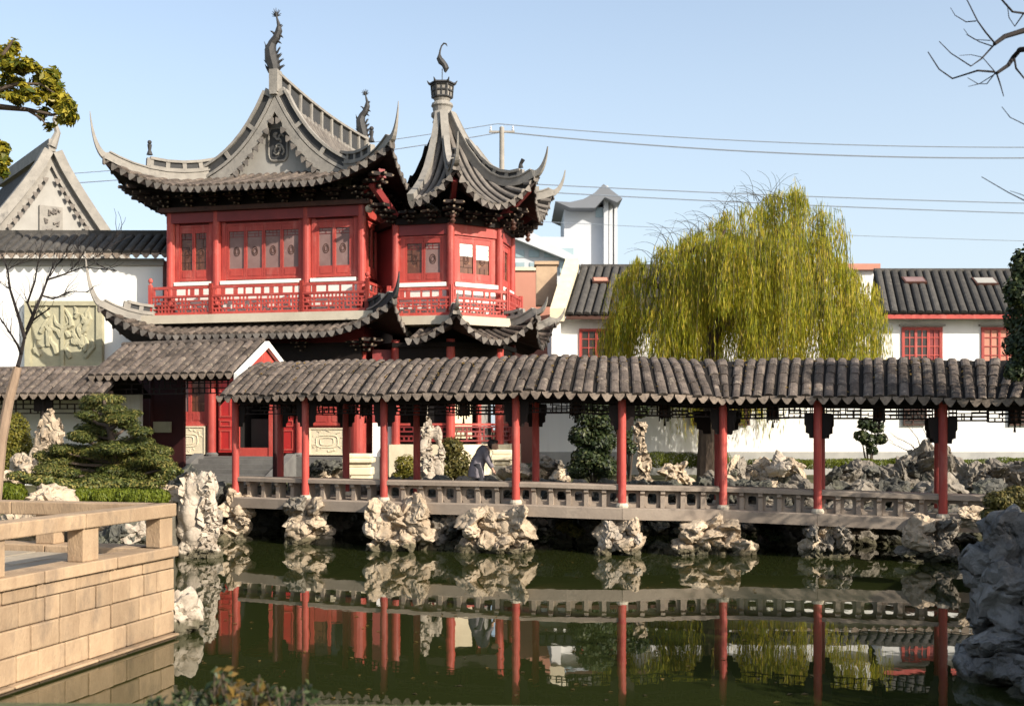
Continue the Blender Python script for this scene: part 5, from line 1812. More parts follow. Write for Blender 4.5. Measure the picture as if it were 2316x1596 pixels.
mb = MB(); mb.prism([a_, b_, c_, d_], (0, 7, 0)); mb.build('sloping_roof', M['far_white'], MB2)
for x0, x1, y0, y1 in ((1166, 1186, 566, 582), (1196, 1220, 566, 582), (1231, 1256, 566, 582), (1166, 1186, 594, 606), (1198, 1222, 594, 606)):
    w_ = fbx('window', 'far_glass', x0, x1, y0, y1, -.08, .1, MB2)
for x0, x1, y0, y1 in ((1266, 1297, 562, 586), (1266, 1297, 593, 618)):
    fbx('bay_window', 'far_glass', x0, x1, y0, y1, -.3, .4, MB2)
# ------------------------------------------------------------------ pole and wires
UPt = at(1135, 288, 60)
PL = thing('utility_pole', 'weathered concrete utility pole rising behind the tower roof', 'pole', (UPt.x, 60, 1.15))
mb = MB(); mb.tube([(UPt.x, 60, 1.1), (UPt.x, 60, UPt.z)], [.2, .13], 12); mb.build('shaft', M['concrete'], PL)
mb = MB(); mb.beam((UPt.x - .7, 60, UPt.z - .25), (UPt.x + .7, 60, UPt.z - .25), .1, .1); mb.build('crossarm', M['concrete'], PL)
mb = MB()
for dx in (-.6, 0, .6): mb.lathe((UPt.x + dx, 60, UPt.z - .2), [(.05, 0), (.07, .08), (.04, .14), (.06, .2), (.02, .28)], 8)
mb.build('insulators', M['far_white'], PL)
def wire(a, b, sag, r_, label):
    pts = [a.lerp(b, k / 24) - V((0, 0, sag * 4 * (k / 24) * (1 - k / 24))) for k in range(25)]
    mb = MB(); mb.tube(pts, r_, 5); o = mb.build('power_line', M['wire'])
    tag(o, label, 'power line', 'power lines across the sky')
wire(at(1125, 280, 60), at(2600, 330, 60), .5, .028, 'upper grey power line running right from the pole top')
wire(at(1142, 299, 60), at(2600, 352, 60), .6, .040, 'lower thicker power line running right from the pole top')
wire(at(1125, 280, 60), at(-200, 412, 60), .5, .022, 'upper power line running left from the pole behind both roofs')
wire(at(1130, 300, 60), at(-200, 430, 60), .6, .026, 'lower power line running left from the pole behind both roofs')
wire(at(1050, 408, 70), at(2600, 466, 70), .2, .034, 'upper line of the pair crossing just above the willow')
wire(at(1050, 424, 70), at(2600, 490, 70), .2, .036, 'lower line of the pair crossing just above the willow')
wire(at(1050, 492, 75), at(2600, 552, 75), .2, .020, 'faint lowest power line crossing above the right house')

# ------------------------------------------------------------------ stone steps to the hall door
ST = thing('stone_steps', 'dark grey stone steps with sloping cheeks leading to the red hall door', 'steps', H(-4.4, -2.2, 1.15))
x0, x1 = hx(462, -1.2), hx(652, -1.2)
for k in range(5):
    mb = MB(); hbox(mb, x0, x1, -1.21 - .36 * (k + 1), -1.21 - .36 * k + .02, 1.14, 1.9 - .15 * k - .06); mb.build('step', M['stone_grey'], ST)
for xa in (x0 - .28, x1 + .01):
    mb = MB(); mb.prism([H(xa, -1.21, 1.14), H(xa, -3.2, 1.14), H(xa, -3.2, 1.26), H(xa, -1.35, 2.02), H(xa, -1.21, 2.02)], HUX * .27); mb.build('cheek_stone', M['stone_grey'], ST)
def pedestal(label, x, y, w_, h_, d_, Yg):
    c = at(x, y, Yg); z = GZ
    t = thing('stone_pedestal', label, 'pedestal', (c.x, Yg, z), 'cream stone pedestals')
    lv = [(1.05, .00, .16), (.9, .16, .30), (1.0, .30, .56), (.8, .56, .70), (1.08, .70, .86), (.94, .86, 1.0)]
    for i, (s_, a0, a1) in enumerate(lv):
        mb = MB(); mb.box((c.x - w_ / 2 * s_, Yg - d_ / 2 * s_, z + a0 * h_), (c.x + w_ / 2 * s_, Yg + d_ / 2 * s_, z + a1 * h_ - .004))
        o = mb.build('pedestal_tier', M['cream'], t); bv = o.modifiers.new('bevel', 'BEVEL'); bv.width = .035; bv.segments = 2
pedestal('cream stone pedestal before the thick red corner column of the hall', 812, 1080, .85, .92, .7, 33.2)
pedestal('cream stone pedestal of stacked blocks right of the bending person', 1136, 1080, .62, 1.05, .6, 32.5)
# ------------------------------------------------------------------ stones carrying the bridge
gp_ = 'stone piers under the covered bridge'
def seg(s_, off): return bp(s_, off, 0)
def pier(label, x0, x1, y0, Yg, n, mats, seed, d=.9, taper=.15, zb=-.15):
    a, b = at(x0, y0, Yg), at(x1, y0, Yg)
    return pile(label, (a.x, Yg - d * .4, zb), (b.x, Yg + d * .6, a.z), n, mats, seed, taper=taper, group=gp_)
CR_, DK, GR = 'rock_cream', 'rock_dark', 'rock_grey'
pier('slim cream stone pier under the leftmost post', 503, 566, 1118, 28.15, 8, (CR_,), 3)
pier('stone pier of light top rock and dark middle under the second post', 648, 742, 1132, 26.95, 8, (CR_, CR_, CR_, GR), 6)
pier('broad cream holed pier under the third post', 826, 980, 1140, 25.75, 13, (CR_,), 9, 1.1)
pier('low dark stones between the third and fourth posts', 975, 1048, 1168, 26.0, 7, (DK, GR), 12)
pier('broad cream pier left of and under the fourth post', 1045, 1205, 1158, 25.1, 13, (CR_,), 15, 1.1)
pier('pier of rounded pale stones under the fifth post', 1354, 1452, 1174, 24.75, 12, (CR_, CR_, 'rock_white'), 18)
pier('wide spreading pier at the bend under the sixth post', 1520, 1698, 1178, 24.7, 18, (CR_, CR_, CR_, GR), 21, 1.1, .3)
pier('leaning grey and tan pier under the seventh post', 1815, 1922, 1188, 24.2, 8, (CR_, GR), 24)
pier('grey and tan pier under the rightmost post', 2050, 2168, 1182, 23.4, 10, (CR_, GR, GR), 27)
# the far bank
for i, (x0, x1, lab) in enumerate(((-7.4, -3.6, 'dark bank stones behind the two leftmost piers'), (-3.6, .2, 'dark bank stones behind the broad cream piers'), (.2, 3.6, 'mossy dark bank stones behind the pier of rounded stones'),
                                   (3.6, 7.4, 'dark bank stones behind the wide spreading pier'), (7.4, 13, 'grey bank stones at the right end behind the last piers'))):
    pile(lab, (x0, 28.9, -.2), (x1, 30.0, 1.35), 22, (DK, DK, GR), 40 + i, 'bank_stones', 'rock bank')
# rocks close behind the bridge in the right half, at water level
pile('dark mossy rock mass just behind the bridge, between fifth and fourth posts', (1.1, 26.9, -.2), (3.0, 27.8, .85), 9, (DK, GR), 52, 'bank_stones', 'rock bank')
pile('dark low rocks just behind the bridge near the seventh post', (6.0, 26.4, -.2), (11.2, 27.4, .8), 20, (DK, GR, GR), 53, 'bank_stones', 'rock bank')
# rockery
def rockery(label, x0, x1, y0, Yg, n, mats, seed, d=1.2, taper=.5, zb=None):
    a, b = at(x0, y0, Yg), at(x1, y0, Yg)
    return pile(label, (a.x, Yg - d / 2, GZ - .1 if zb is None else zb), (b.x, Yg + d / 2, a.z), n, mats, seed, 'rockery', 'rockery', None, taper)
rockery('cream and dark rocks behind the sixth post', 1640, 1760, 1058, 32, 26, (CR_, CR_, GR, DK), 61, taper=.2)
rockery('jagged pale rocks left of the seventh post', 1735, 1815, 1044, 31.5, 20, ('rock_white', CR_, DK), 62, taper=.4)
rockery('low grey rockery between seventh and last posts', 1868, 2050, 1062, 31.5, 36, (GR, GR, DK), 63, taper=.2)
rockery('high grey rock mound behind the rightmost post', 1985, 2200, 1034, 33, 44, (GR, GR, DK), 64, 1.8, .75)
rockery('grey rock edging at the far right behind the bridge', 2160, 2400, 1060, 30.5, 40, (GR,), 65, taper=.1)
rockery('small pale rocks before the grey wall left of the shrub', 1200, 1290, 1040, 31.5, 9, (GR, CR_), 66)
rockery('cream and mossy stones below the right carved panel', 690, 790, 1046, 31.6, 9, (CR_, DK), 67, taper=.3)
rockery('heap of cream stones right beside the cream pedestal and person', 1140, 1200, 1052, 31.4, 6, (CR_,), 68)
boulder('big cream boulder arched like driftwood behind the bridge', at(1535, 1068, 31.5) + V((0, 0, -.05)), (.92, .5, .42), CR_, 71, .35, dents=9, amp=.4)
boulder('squared grey stone block right of the driftwood boulder', at(1612, 1080, 31), (.36, .3, .24), GR, 72, 0, cuts=12, dents=0)
# right foreground, in shade
pile('big blue-grey rock mound in shade at the right front edge', (5.08, 11.7, -.2), (7.1, 13.2, 1.64), 34, ('rock_blue',), 81, 'rock_mound', 'rock mound', None, .35, 1.12)
pile('blue-grey stones at the water before the big shaded mound', (5.15, 11.2, -.2), (6.8, 11.9, .32), 8, ('rock_blue', DK), 82, 'rock_mound', 'rock mound', None, .1)
# left bank
def taihu(label, x0, x1, y0, Yg, zb, mat, seed, lumps, name='scholar_rock', cat='scholar rock', voxel=.04, amp=.05, ridged=.10):
    """lumps in frame columns/rows: (x, y, rx, rz)"""
    mb = MB()
    for x, y, rx, rz_ in lumps:
        c = at(x, y, Yg)
        ball(mb, c, 1, (rx / F * Yg, rx / F * Yg * .75, rz_ / F * Yg), 10, 8)
    o = remesh_obj(name, mb, mat, voxel, amp, 2.1, seed, None, .40, ridged, oct_=3)
    return tag(o, label, cat)
taihu('tall white waterworn rock standing in the water by the terrace corner', 395, 500, 1075, 24.2, 0, 'rock_white', 5,
      [(428, 1110, 26, 40), (462, 1100, 30, 38), (430, 1160, 34, 50), (470, 1160, 26, 60), (448, 1215, 36, 36), (428, 1245, 32, 26), (474, 1250, 30, 26), (410, 1200, 18, 20), (485, 1200, 15, 26), (450, 1265, 50, 22)])
taihu('tall holed white scholar rock left of the bending person', 945, 1005, 920, 30.6, 0, 'rock_white', 6,
      [(956, 940, 11, 22), (964, 975, 15, 26), (958, 1012, 17, 24), (968, 1060, 19, 34), (990, 985, 12, 26), (997, 1020, 8, 22), (992, 1062, 15, 30), (975, 1095, 36, 16), (950, 925, 6, 16)])
taihu('slender cream stalagmite rock behind the fifth post', 1432, 1472, 960, 30.8, 0, CR_, 7,
      [(1450, 965, 16, 14), (1447, 990, 13, 22), (1452, 1020, 11, 30), (1455, 1055, 14, 30), (1450, 1090, 24, 18), (1436, 975, 8, 10)])
taihu('tall cream ridged rock behind the pine on the left', 60, 140, 925, 27.2, 0, CR_, 8,
      [(108, 955, 20, 28), (100, 995, 26, 36), (92, 1035, 28, 36), (120, 1010, 22, 46), (130, 980, 12, 36), (95, 1080, 34, 26), (135, 1060, 20, 40)])
boulder('rounded cream boulder below the tall ridged rock, far left', at(60, 1058, 26), (.50, .4, .36), CR_, 91, 0)
boulder('small cream boulder at the left frame edge above the railing', at(18, 1085, 25), (.42, .35, .25), CR_, 92, 0)
boulder('wide flat cream boulder just over the far railing', at(120, 1130, 21.6), (.66, .5, .34), CR_, 93, .1, cuts=10)
boulder('cream boulder on the bank seen under the left railing', at(70, 1190, 20.4), (.75, .5, .42), CR_, 94, 0)
boulder('white veined block seen through the railing next to the corner post', at(308, 1208, 21.2), (.36, .3, .32), 'rock_white', 95, 0, cuts=12, dents=3)
boulder('cream bank stone seen through the railing at middle', at(228, 1196, 21.6), (.48, .4, .34), CR_, 96, 0)
boulder('dark bank stone between the railing posts', at(262, 1212, 21.0), (.25, .3, .32), DK, 97, 0)
boulder('white angular rock at the foot of the terrace corner', V((-4.52, 15.2, .22)), (.26, .32, .38), 'rock_white', 98, 0, cuts=12)
boulder('grey flat rock beside the railing end of the bridge', at(372, 1120, 24.6), (.42, .4, .30), CR_, 99, 0)
boulder('small tan boulder at the right end of the bridge deck', at(2195, 1168, 22.6), (.36, .35, .25), CR_, 90, 0)
pile('dark stones lining the left bank below the pine', (-9.6, 20.6, -.2), (-7.0, 22.4, .9), 16, (DK, CR_), 101, 'bank_stones', 'rock bank')
pile('dark stones lining the bank behind the slim leftmost pier', (-8.6, 26.0, -.2), (-7.75, 29.0, .95), 12, (DK, GR), 102, 'bank_stones', 'rock bank')

# ------------------------------------------------------------------ trees and shrubs
RS = np.random.RandomState(11)
def foliage(name, leafmat, blobs, dens, size, parent, seed, aspect=.5, shell=.55, up=.35, droop=None):
    rs = np.random.RandomState(seed)
    P, N = blob_cloud(blobs, dens, rs, shell, up)
    me = leaf_mesh(name, leafmat, P, N, size, aspect, seed, droop)
    return put(bpy.data.objects.new(name, me), parent)
def shrub(name, label, cat, base, blobs, leafmat, dens, size, seed, stems=6, bark='bark', group=None, r_=.03, core=None):
    t = thing(name, label, cat, base, group)
    base = V(base)
    mb = MB(); rn = random.Random(seed)
    for k in range(stems):
        c = V(blobs[k % len(blobs)][0])
        m_ = base.lerp(c, .5) + V((rn.uniform(-.1, .1), rn.uniform(-.1, .1), 0))
        mb.tube([base + V((rn.uniform(-.06, .06), rn.uniform(-.06, .06), -.1)), m_, c], [r_, r_ * .7, r_ * .3], 6)
    mb.build('stem', M[bark], t)
    foliage('foliage', leafmat, blobs, dens, size, t, seed)
    return t
def bl(x, y, Yg, rx, rz_, k=1.0, ry=None):
    c = at(x, y, Yg); s_ = Yg / F
    return (tuple(c), (rx * s_, (ry or rx) * s_, rz_ * s_), k)

# pine with cloud-cut pads
Yp = 24.6
PT = thing('pine_tree', 'cloud-pruned pine tree with dense layered green pads on the left bank', 'tree', at(272, 1115, Yp))
b0 = at(272, 1122, Yp)
mb = MB()
mb.tube([b0 + V((0, 0, -.2)), at(276, 1075, Yp), at(262, 1030, Yp), at(250, 985, Yp), at(242, 940, Yp), at(235, 905, Yp)], [.12, .10, .085, .07, .05, .03], 8)
pads = [(232, 903, 50, 13), (205, 918, 26, 10), (252, 925, 34, 11), (268, 945, 40, 15), (288, 958, 30, 13), (222, 948, 36, 9), (206, 968, 36, 13), (190, 990, 30, 12), (243, 978, 22, 9), (166, 1020, 40, 17), (208, 1022, 46, 17), (258, 1012, 48, 16),
        (308, 1002, 42, 19), (342, 1018, 34, 16), (288, 1036, 54, 18), (238, 1048, 50, 17), (182, 1048, 48, 16), (128, 1042, 42, 18), (330, 1046, 46, 16), (368, 1040, 22, 12),
        (150, 1068, 34, 12), (112, 1062, 40, 15), (100, 1030, 26, 12), (138, 1015, 30, 13), (150, 1085, 44, 14), (88, 1082, 40, 13), (196, 938, 26, 10), (300, 935, 22, 10), (180, 985, 30, 12), (316, 975, 30, 12), (366, 1020, 26, 12), (378, 1052, 24, 11), (262, 1062, 46, 15), (300, 1052, 46, 14), (200, 1072, 40, 13), (345, 1040, 40, 14), (228, 985, 40, 14), (175, 1034, 44, 15), (278, 1080, 40, 13), (330, 1080, 40, 12), (245, 1030, 60, 14), (345, 1068, 40, 13), (308, 1072, 30, 12), (318, 1092, 34, 14), (285, 1095, 22, 10), (225, 1082, 40, 12)]
blobs = []
rn = random.Random(2)
for x, y, rx, rz_ in pads:
    Yq = Yp + rn.uniform(-.55, .55)
    blobs.append(bl(x, y, Yq, rx, rz_, rx * rz_ / 500, rx * .8))
    c = at(x, y + rz_ * .5, Yq)
    tz = min(max(y + 25, 925), 1075)
    mb.tube([at(272 - (1075 - tz) * .2, tz, Yp), (at(272 - (1075 - tz) * .2, tz, Yp) + c) / 2 + V((0, 0, -.05)), c], [.05, .035, .015], 6)
mb.build('trunk', M['bark'], PT)
foliage('crown', 'leaf_pine', blobs, 1500, .095, PT, 21, .2, .4, .8)
# low spreading juniper left of it
jb = [bl(95 + 22 * k, 1082 + 6 * k + rn.uniform(-6, 6), 23.6, 30, 11, .5, 26) for k in range(6)] + [bl(40 + 20 * k, 1075 + 5 * k, 23.9, 24, 10, .4) for k in range(4)] + [bl(150 + 24 * k, 1092 + rn.uniform(-6, 8), 24.0, 30, 14, .5) for k in range(9)]
shrub('juniper', 'low spreading dark juniper left of the pine', 'shrub', at(120, 1115, 23.6), jb, 'leaf_pine', 900, .08, 22)
jb = [bl(345 + 15 * k, 1095 - 10 * k, 24.0, 24, 10, .4) for k in range(4)]
shrub('juniper', 'small green juniper spray right of the pine by the stone steps', 'shrub', at(360, 1125, 24.0), jb, 'leaf_pine', 900, .08, 23)
# mossy clipped edge
def moss(x0, x1, y0, y1, Yg, n, seed, name, d=.7):
    bs = []
    rn = random.Random(seed)
    for k in range(n):
        x = x0 + (x1 - x0) * (k + .5) / n
        bs.append(bl(x, (y0 + y1) / 2 + rn.uniform(-3, 3), Yg + rn.uniform(-.1, .1), (x1 - x0) / n * .9, (y1 - y0) / 2, 1.0, d / Yg * F / 2))
    o = foliage(name, 'leaf_moss', bs, 1500, .07, None, seed, .35, .7, .3, (0, 0, 1.2))
    return kind(o, 'stuff')
moss(172, 372, 1106, 1142, 22.6, 8, 31, 'moss')
moss(-20, 46, 1093, 1135, 23.0, 3, 32, 'moss')
moss(1700, 2330, 1036, 1058, 36.5, 16, 33, 'ground_cover', .6)
moss(1470, 1640, 1020, 1056, 36.0, 5, 34, 'ground_cover', .8)

shrub('clipped_bush', 'yellow-green rounded bush at the far left behind the bare trunk', 'bush', at(30, 1090, 28),
      [bl(28, 975, 28, 36, 42, 2), (tuple(at(38, 1020, 28)), (.5, .45, .5), 2), bl(10, 1035, 28, 44, 40, 2)], 'leaf_bush', 1500, .075, 41)
shrub('shrub', 'yellow-brown drooping shrub behind the holed scholar rock', 'shrub', at(1030, 1095, 31.6),
      [bl(1022, 1010, 31.6, 24, 22, 1), bl(1035, 1045, 31.6, 32, 30, 1.4), bl(1010, 1060, 31.6, 30, 26, 1), bl(1050, 1075, 31.6, 22, 18, .7)], 'leaf_olive', 900, .11, 42)
shrub('shrub', 'low yellow-green shrub before the tower plinth, right of the third post', 'shrub', at(925, 1090, 33.5),
      [bl(918, 1050, 33.5, 26, 22, 1), bl(935, 1072, 33.5, 28, 20, 1), bl(905, 1078, 33.5, 20, 14, .6)], 'leaf_bush', 800, .1, 48)
shrub('evergreen_shrub', 'tall dark evergreen shrub left of the fifth post', 'shrub', at(1345, 1098, 29.8),
      [bl(1330, 940, 29.8, 34, 24, 1), bl(1362, 955, 29.8, 34, 30, 1.2), bl(1318, 985, 29.8, 32, 26, 1), bl(1358, 1000, 29.8, 36, 30, 1.3), bl(1330, 1035, 29.8, 38, 26, 1.3), bl(1366, 1055, 29.8, 30, 30, 1.2), bl(1310, 1060, 29.8, 30, 22, .8), bl(1350, 915, 29.8, 44, 18, .8)],
      'leaf_dark', 750, .12, 43, 8)
shrub('evergreen_shrub', 'loose dark evergreen leafing out right of the fifth post', 'shrub', at(1425, 1098, 31.6),
      [bl(1418, 935, 31.6, 26, 22, 1), bl(1445, 925, 31.6, 24, 20, .8), bl(1410, 975, 31.6, 20, 24, .7), bl(1425, 1010, 31.6, 14, 18, .3)], 'leaf_dark', 650, .13, 44, 5)
shrub('small_tree', 'small round-headed tree standing before the white garden wall', 'tree', at(1968, 1062, 37),
      [bl(1958, 958, 37, 18, 14, .7), bl(1982, 965, 37, 18, 15, .7), bl(1948, 985, 37, 16, 12, .6), bl(1990, 992, 37, 16, 12, .6), bl(1965, 995, 37, 18, 14, .6), bl(1972, 1018, 37, 14, 10, .3)], 'leaf_dark', 420, .15, 45, 6, r_=.04)
shrub('shrub', 'olive mossy shrub at the right end of the bridge rail', 'shrub', at(2275, 1185, 19),
      [bl(2262, 1132, 19, 34, 22, 1.2), bl(2300, 1125, 19, 34, 26, 1.3), bl(2285, 1165, 19, 50, 22, 1.4), bl(2245, 1165, 19, 26, 16, .8)], 'leaf_olive', 1300, .07, 46)
shrub('fern', 'mossy green fern clump over the water between sixth and seventh posts', 'fern', at(1742, 1215, 26.2), [bl(1735, 1200, 26.2, 22, 14, .6), bl(1752, 1212, 26.2, 20, 12, .5)], 'leaf_dark', 700, .1, 49)
shrub('fern', 'mossy green fern clump over the water left of the fifth post', 'fern', at(1290, 1205, 26.6), [bl(1280, 1188, 26.6, 24, 14, .6), bl(1302, 1200, 26.6, 20, 14, .5)], 'leaf_olive', 700, .1, 50)
# bare shrub on the mound
def bare(name, label, cat, base, tips, r0, mat, seed, extra=2, group=None, twig=.35):
    t = thing(name, label, cat, base, group)
    rn = random.Random(seed)
    mb = MB()
    for pts in tips:
        pts = [V(p) for p in pts]
        n = len(pts)
        mb.tube(pts, [r0 * (1 - .8 * i / (n - 1)) for i in range(n)], 6)
        for i in range(1, n):
            for _ in range(extra):
                p = pts[i - 1].lerp(pts[i], rn.random())
                d = (pts[i] - pts[i - 1]).normalized()
                q = [p]
                for j in range(3):
                    d = (d + V((rn.uniform(-.6, .6), rn.uniform(-.4, .4), rn.uniform(-.2, .6)))).normalized()
                    q.append(q[-1] + d * twig * rn.uniform(.5, 1.1))
                mb.tube(q, [r0 * .22, r0 * .16, r0 * .10, r0 * .05], 4)
    mb.build('branches', M[mat], t)
    return t
b_ = at(2090, 1040, 34.5)
bare('bare_shrub', 'leafless twiggy shrub on the left side of the grey mound', 'shrub', b_,
     [[b_, at(2060, 1005, 34.5), at(2020, 985, 34.5)], [b_, at(2075, 990, 34.5), at(2050, 960, 34.5)], [b_, at(2100, 995, 34.5), at(2085, 962, 34.5)], [b_, at(2050, 1018, 34.5), at(2012, 1000, 34.5)]], .022, 'bark', 4, 3)

# ------------------------------------------------------------------ willow
Yw = 35.5
WT = thing('willow_tree', 'large weeping willow with yellow-green curtain of hanging shoots', 'tree', at(1600, 1110, Yw))
mb = MB()
A = lambda x, y, dy=0: at(x, y, Yw + dy)
mb.tube([A(1598, 1110), A(1602, 950), A(1606, 830), A(1604, 790)], [.34, .30, .26, .25], 10)
limbs = [[A(1604, 795), A(1590, 745), A(1560, 680), A(1510, 640, -.6), A(1460, 640, -1)],
         [A(1604, 795), A(1622, 745), A(1650, 680), A(1690, 590, .4), A(1720, 530, .6), A(1750, 490, .5)],
         [A(1590, 745), A(1596, 660, -1), A(1610, 580, -1.4), A(1640, 520, -1.6)],
         [A(1650, 680), A(1740, 620, -1), A(1820, 560, -1.4), A(1870, 545, -1.5)],
         [A(1622, 745), A(1700, 700, 1.2), A(1800, 660, 1.6), A(1900, 640, 1.4)],
         [A(1560, 680), A(1480, 640, 1), A(1410, 625, 1.4)],
         [A(1690, 590), A(1780, 510, -.4), A(1820, 480, -.6)],
         [A(1610, 560, -1.4), A(1580, 560, -1.2), A(1560, 570, -1)]]
for L_ in limbs:
    n = len(L_)
    mb.tube(L_, [.20 * (1 - .82 * i / (n - 1)) for i in range(n)], 7)
mb.build('trunk', M['bark'], WT)
topx = [1372, 1400, 1450, 1500, 1550, 1600, 1650, 1700, 1760, 1810, 1850, 1880, 1915, 1945, 1975, 1990]
topy = [660, 618, 582, 562, 540, 512, 482, 458, 448, 468, 506, 566, 622, 650, 704, 760]
rs = np.random.RandomState(5)
rn = random.Random(5)
quadsv, tw = [], MB()
nst = 4700
sc = Yw / F
cx_ = (1680 - 1158) * sc
locks = []
for k in range(185):
    x = 1386 + (1938 - 1386) * rn.random(); a = rn.uniform(-1, 1)
    locks.append((x, a, (1 - math.sqrt(max(0, 1 - a * a))) * 120 + (rn.random() ** 1.7) * 250, rn.uniform(.45, 1.25), rn.choice((0, 0, 20, 60, -40, -80))))
for k in range(nst):
    lx, la, ld, lk, lb = rn.choice(locks)
    x = min(1938, max(1385, lx + rn.gauss(0, 8))); a = max(-1, min(1, la + rn.gauss(0, .05)))
    y0 = np.interp(x, topx, topy)
    hw = 3.6 * math.sqrt(max(0, 1 - ((x - 1680) / 330) ** 2)) + .3
    dy = a * hw
    drop = max(0, ld + rn.gauss(0, 12))
    ys = y0 + drop
    if ys > 800: continue
    bot = 835 + lb + rn.uniform(-50, 40)
    if 1555 < x < 1775 and rn.random() < .4: bot = rn.uniform(900, 1010)
    if 1572 < x < 1634 and dy < 1.0: bot = rn.uniform(690, 745)
    if x > 1900: bot = rn.uniform(790, 905)
    ln = min((bot - ys) * sc, lk * rn.uniform(2.6, 5.0))
    if ln < .5: continue
    p = np.array(((x - 1158) * sc, Yw + dy, EYE - (ys - 970) * sc))
    # outward arch then fall
    ox = (x - 1680) / 330 * (.3 if x < 1850 else .1) + rs.normal() * (.22 if x < 1850 else .12)
    oy = a * .5 + rs.normal() * .2
    step = .10
    n = int(ln / step) + 3
    ph = rs.uniform(0, 6.28)
    t = np.arange(n) * step
    up_ = .35 * rn.random()
    path = np.stack([p[0] + ox * (1 - np.exp(-t / .6)) + .05 * np.sin(t * 1.3 + ph) - .02 * t, p[1] + oy * (1 - np.exp(-t / .6)) + .05 * np.cos(t * 1.1 + ph), p[2] + up_ * np.sin(np.minimum(t / .5, 3.14)) - np.maximum(0, t - .25)], 1)
    if k % 3 == 0:
        q = path[::6]
        tw.tube([V(v_) for v_ in q], .0075, 3, caps=False) if len(q) > 1 else None
    m_ = len(path)
    d = np.tile(np.array((0, 0, -1.0)), (m_, 1)) + rs.normal(size=(m_, 3)) * .12
    d /= np.linalg.norm(d, axis=1, keepdims=True)
    s_ = rs.normal(size=(m_, 3)); s_[:, 2] *= .3
    s_ -= d * (s_ * d).sum(1, keepdims=True); s_ /= np.linalg.norm(s_, axis=1, keepdims=True)
    L_ = rs.uniform(.15, .32, size=(m_, 1)); w_ = rs.uniform(.008, .014, size=(m_, 1))
    base = path + rs.normal(size=(m_, 3)) * .03
    v = np.empty((m_, 4, 3)); v[:, 0] = base; v[:, 1] = base + d * L_ * .5 + s_ * w_; v[:, 2] = base + d * L_; v[:, 3] = base + d * L_ * .5 - s_ * w_
    quadsv.append(v.reshape(-1, 3))
put(bpy.data.objects.new('crown', quads('crown', 'leaf_willow', np.vstack(quadsv))), WT)
for k in range(90):                                   # wispy bare shoots over the top
    x = rn.uniform(1470, 1880); y = np.interp(x, topx, topy) + rn.uniform(-5, 30)
    p = A(x, y, rn.uniform(-1.5, 1.5)); q = [p]
    d = V((rn.uniform(-.7, .3), 0, rn.uniform(.5, 1)))
    for j in range(7):
        q.append(q[-1] + d * .16)
        d = (d + V((rn.uniform(-.28, .12), rn.uniform(-.1, .1), -.24))).normalized()
    tw.tube(q, [.011 - .001 * j for j in range(8)], 3, caps=False)
tw.build('shoots', M['twig'], WT, fix=False)

# ------------------------------------------------------------------ broadleaf branch reaching in, upper left
Yc = 19.5
CT = thing('camphor_tree', 'yellow-green broadleaf tree reaching in at the upper left', 'tree', (-11.6, 21.5, 1.15))
C_ = lambda x, y, dy=0: at(x, y, Yc + dy)
mb = MB()
mb.tube([V((-11.6, 21.5, 1.0)), V((-11.4, 21.3, 4)), V((-11.0, 20.8, 6.2)), C_(-240, 330, .6)], [.28, .24, .2, .15], 10)
mb.tube([V((-11.0, 20.8, 6.2)), C_(-120, 270), C_(-20, 240), C_(60, 248), C_(120, 260), C_(150, 250)], [.15, .10, .06, .04, .025, .012], 7)
mb.tube([C_(-120, 270), C_(-60, 180), C_(10, 120), C_(30, 90)], [.10, .06, .035, .015], 7)
mb.tube([C_(-60, 220), C_(40, 190), C_(90, 190), C_(130, 215)], [.05, .035, .02, .01], 6)
mb.tube([C_(-240, 330, .6), C_(-90, 340), C_(-10, 350), C_(15, 380)], [.12, .07, .04, .02], 7)
mb.tube([C_(60, 248), C_(95, 270), C_(105, 285)], [.03, .02, .008], 5)
mb.build('trunk', M['bark'], CT)
cb = [(10, 105, 26, 34, 1.2), (35, 145, 42, 30, 1.6), (70, 160, 40, 28, 1.6), (95, 185, 40, 30, 1.6), (118, 205, 32, 28, 1.3), (140, 232, 34, 26, 1.3), (160, 252, 24, 22, 1), (145, 272, 24, 14, .6), (15, 190, 40, 30, 1.4), (55, 205, 36, 18, .8),
      (20, 225, 40, 12, .5), (100, 262, 20, 16, .35), (105, 285, 18, 7, .2), (5, 330, 20, 34, 1.1), (8, 375, 22, 26, 1), (-20, 350, 40, 60, 2), (-40, 160, 60, 70, 3), (70, 225, 26, 10, .3)]
foliage('crown', 'leaf_camphor', split_blobs([bl(x, y, Yc + rn.uniform(-.3, .3), rx, rz_, k) for x, y, rx, rz_, k in cb], 5, .46, np.random.RandomState(3)), 250, .15, CT, 51, .45, .2, .5)

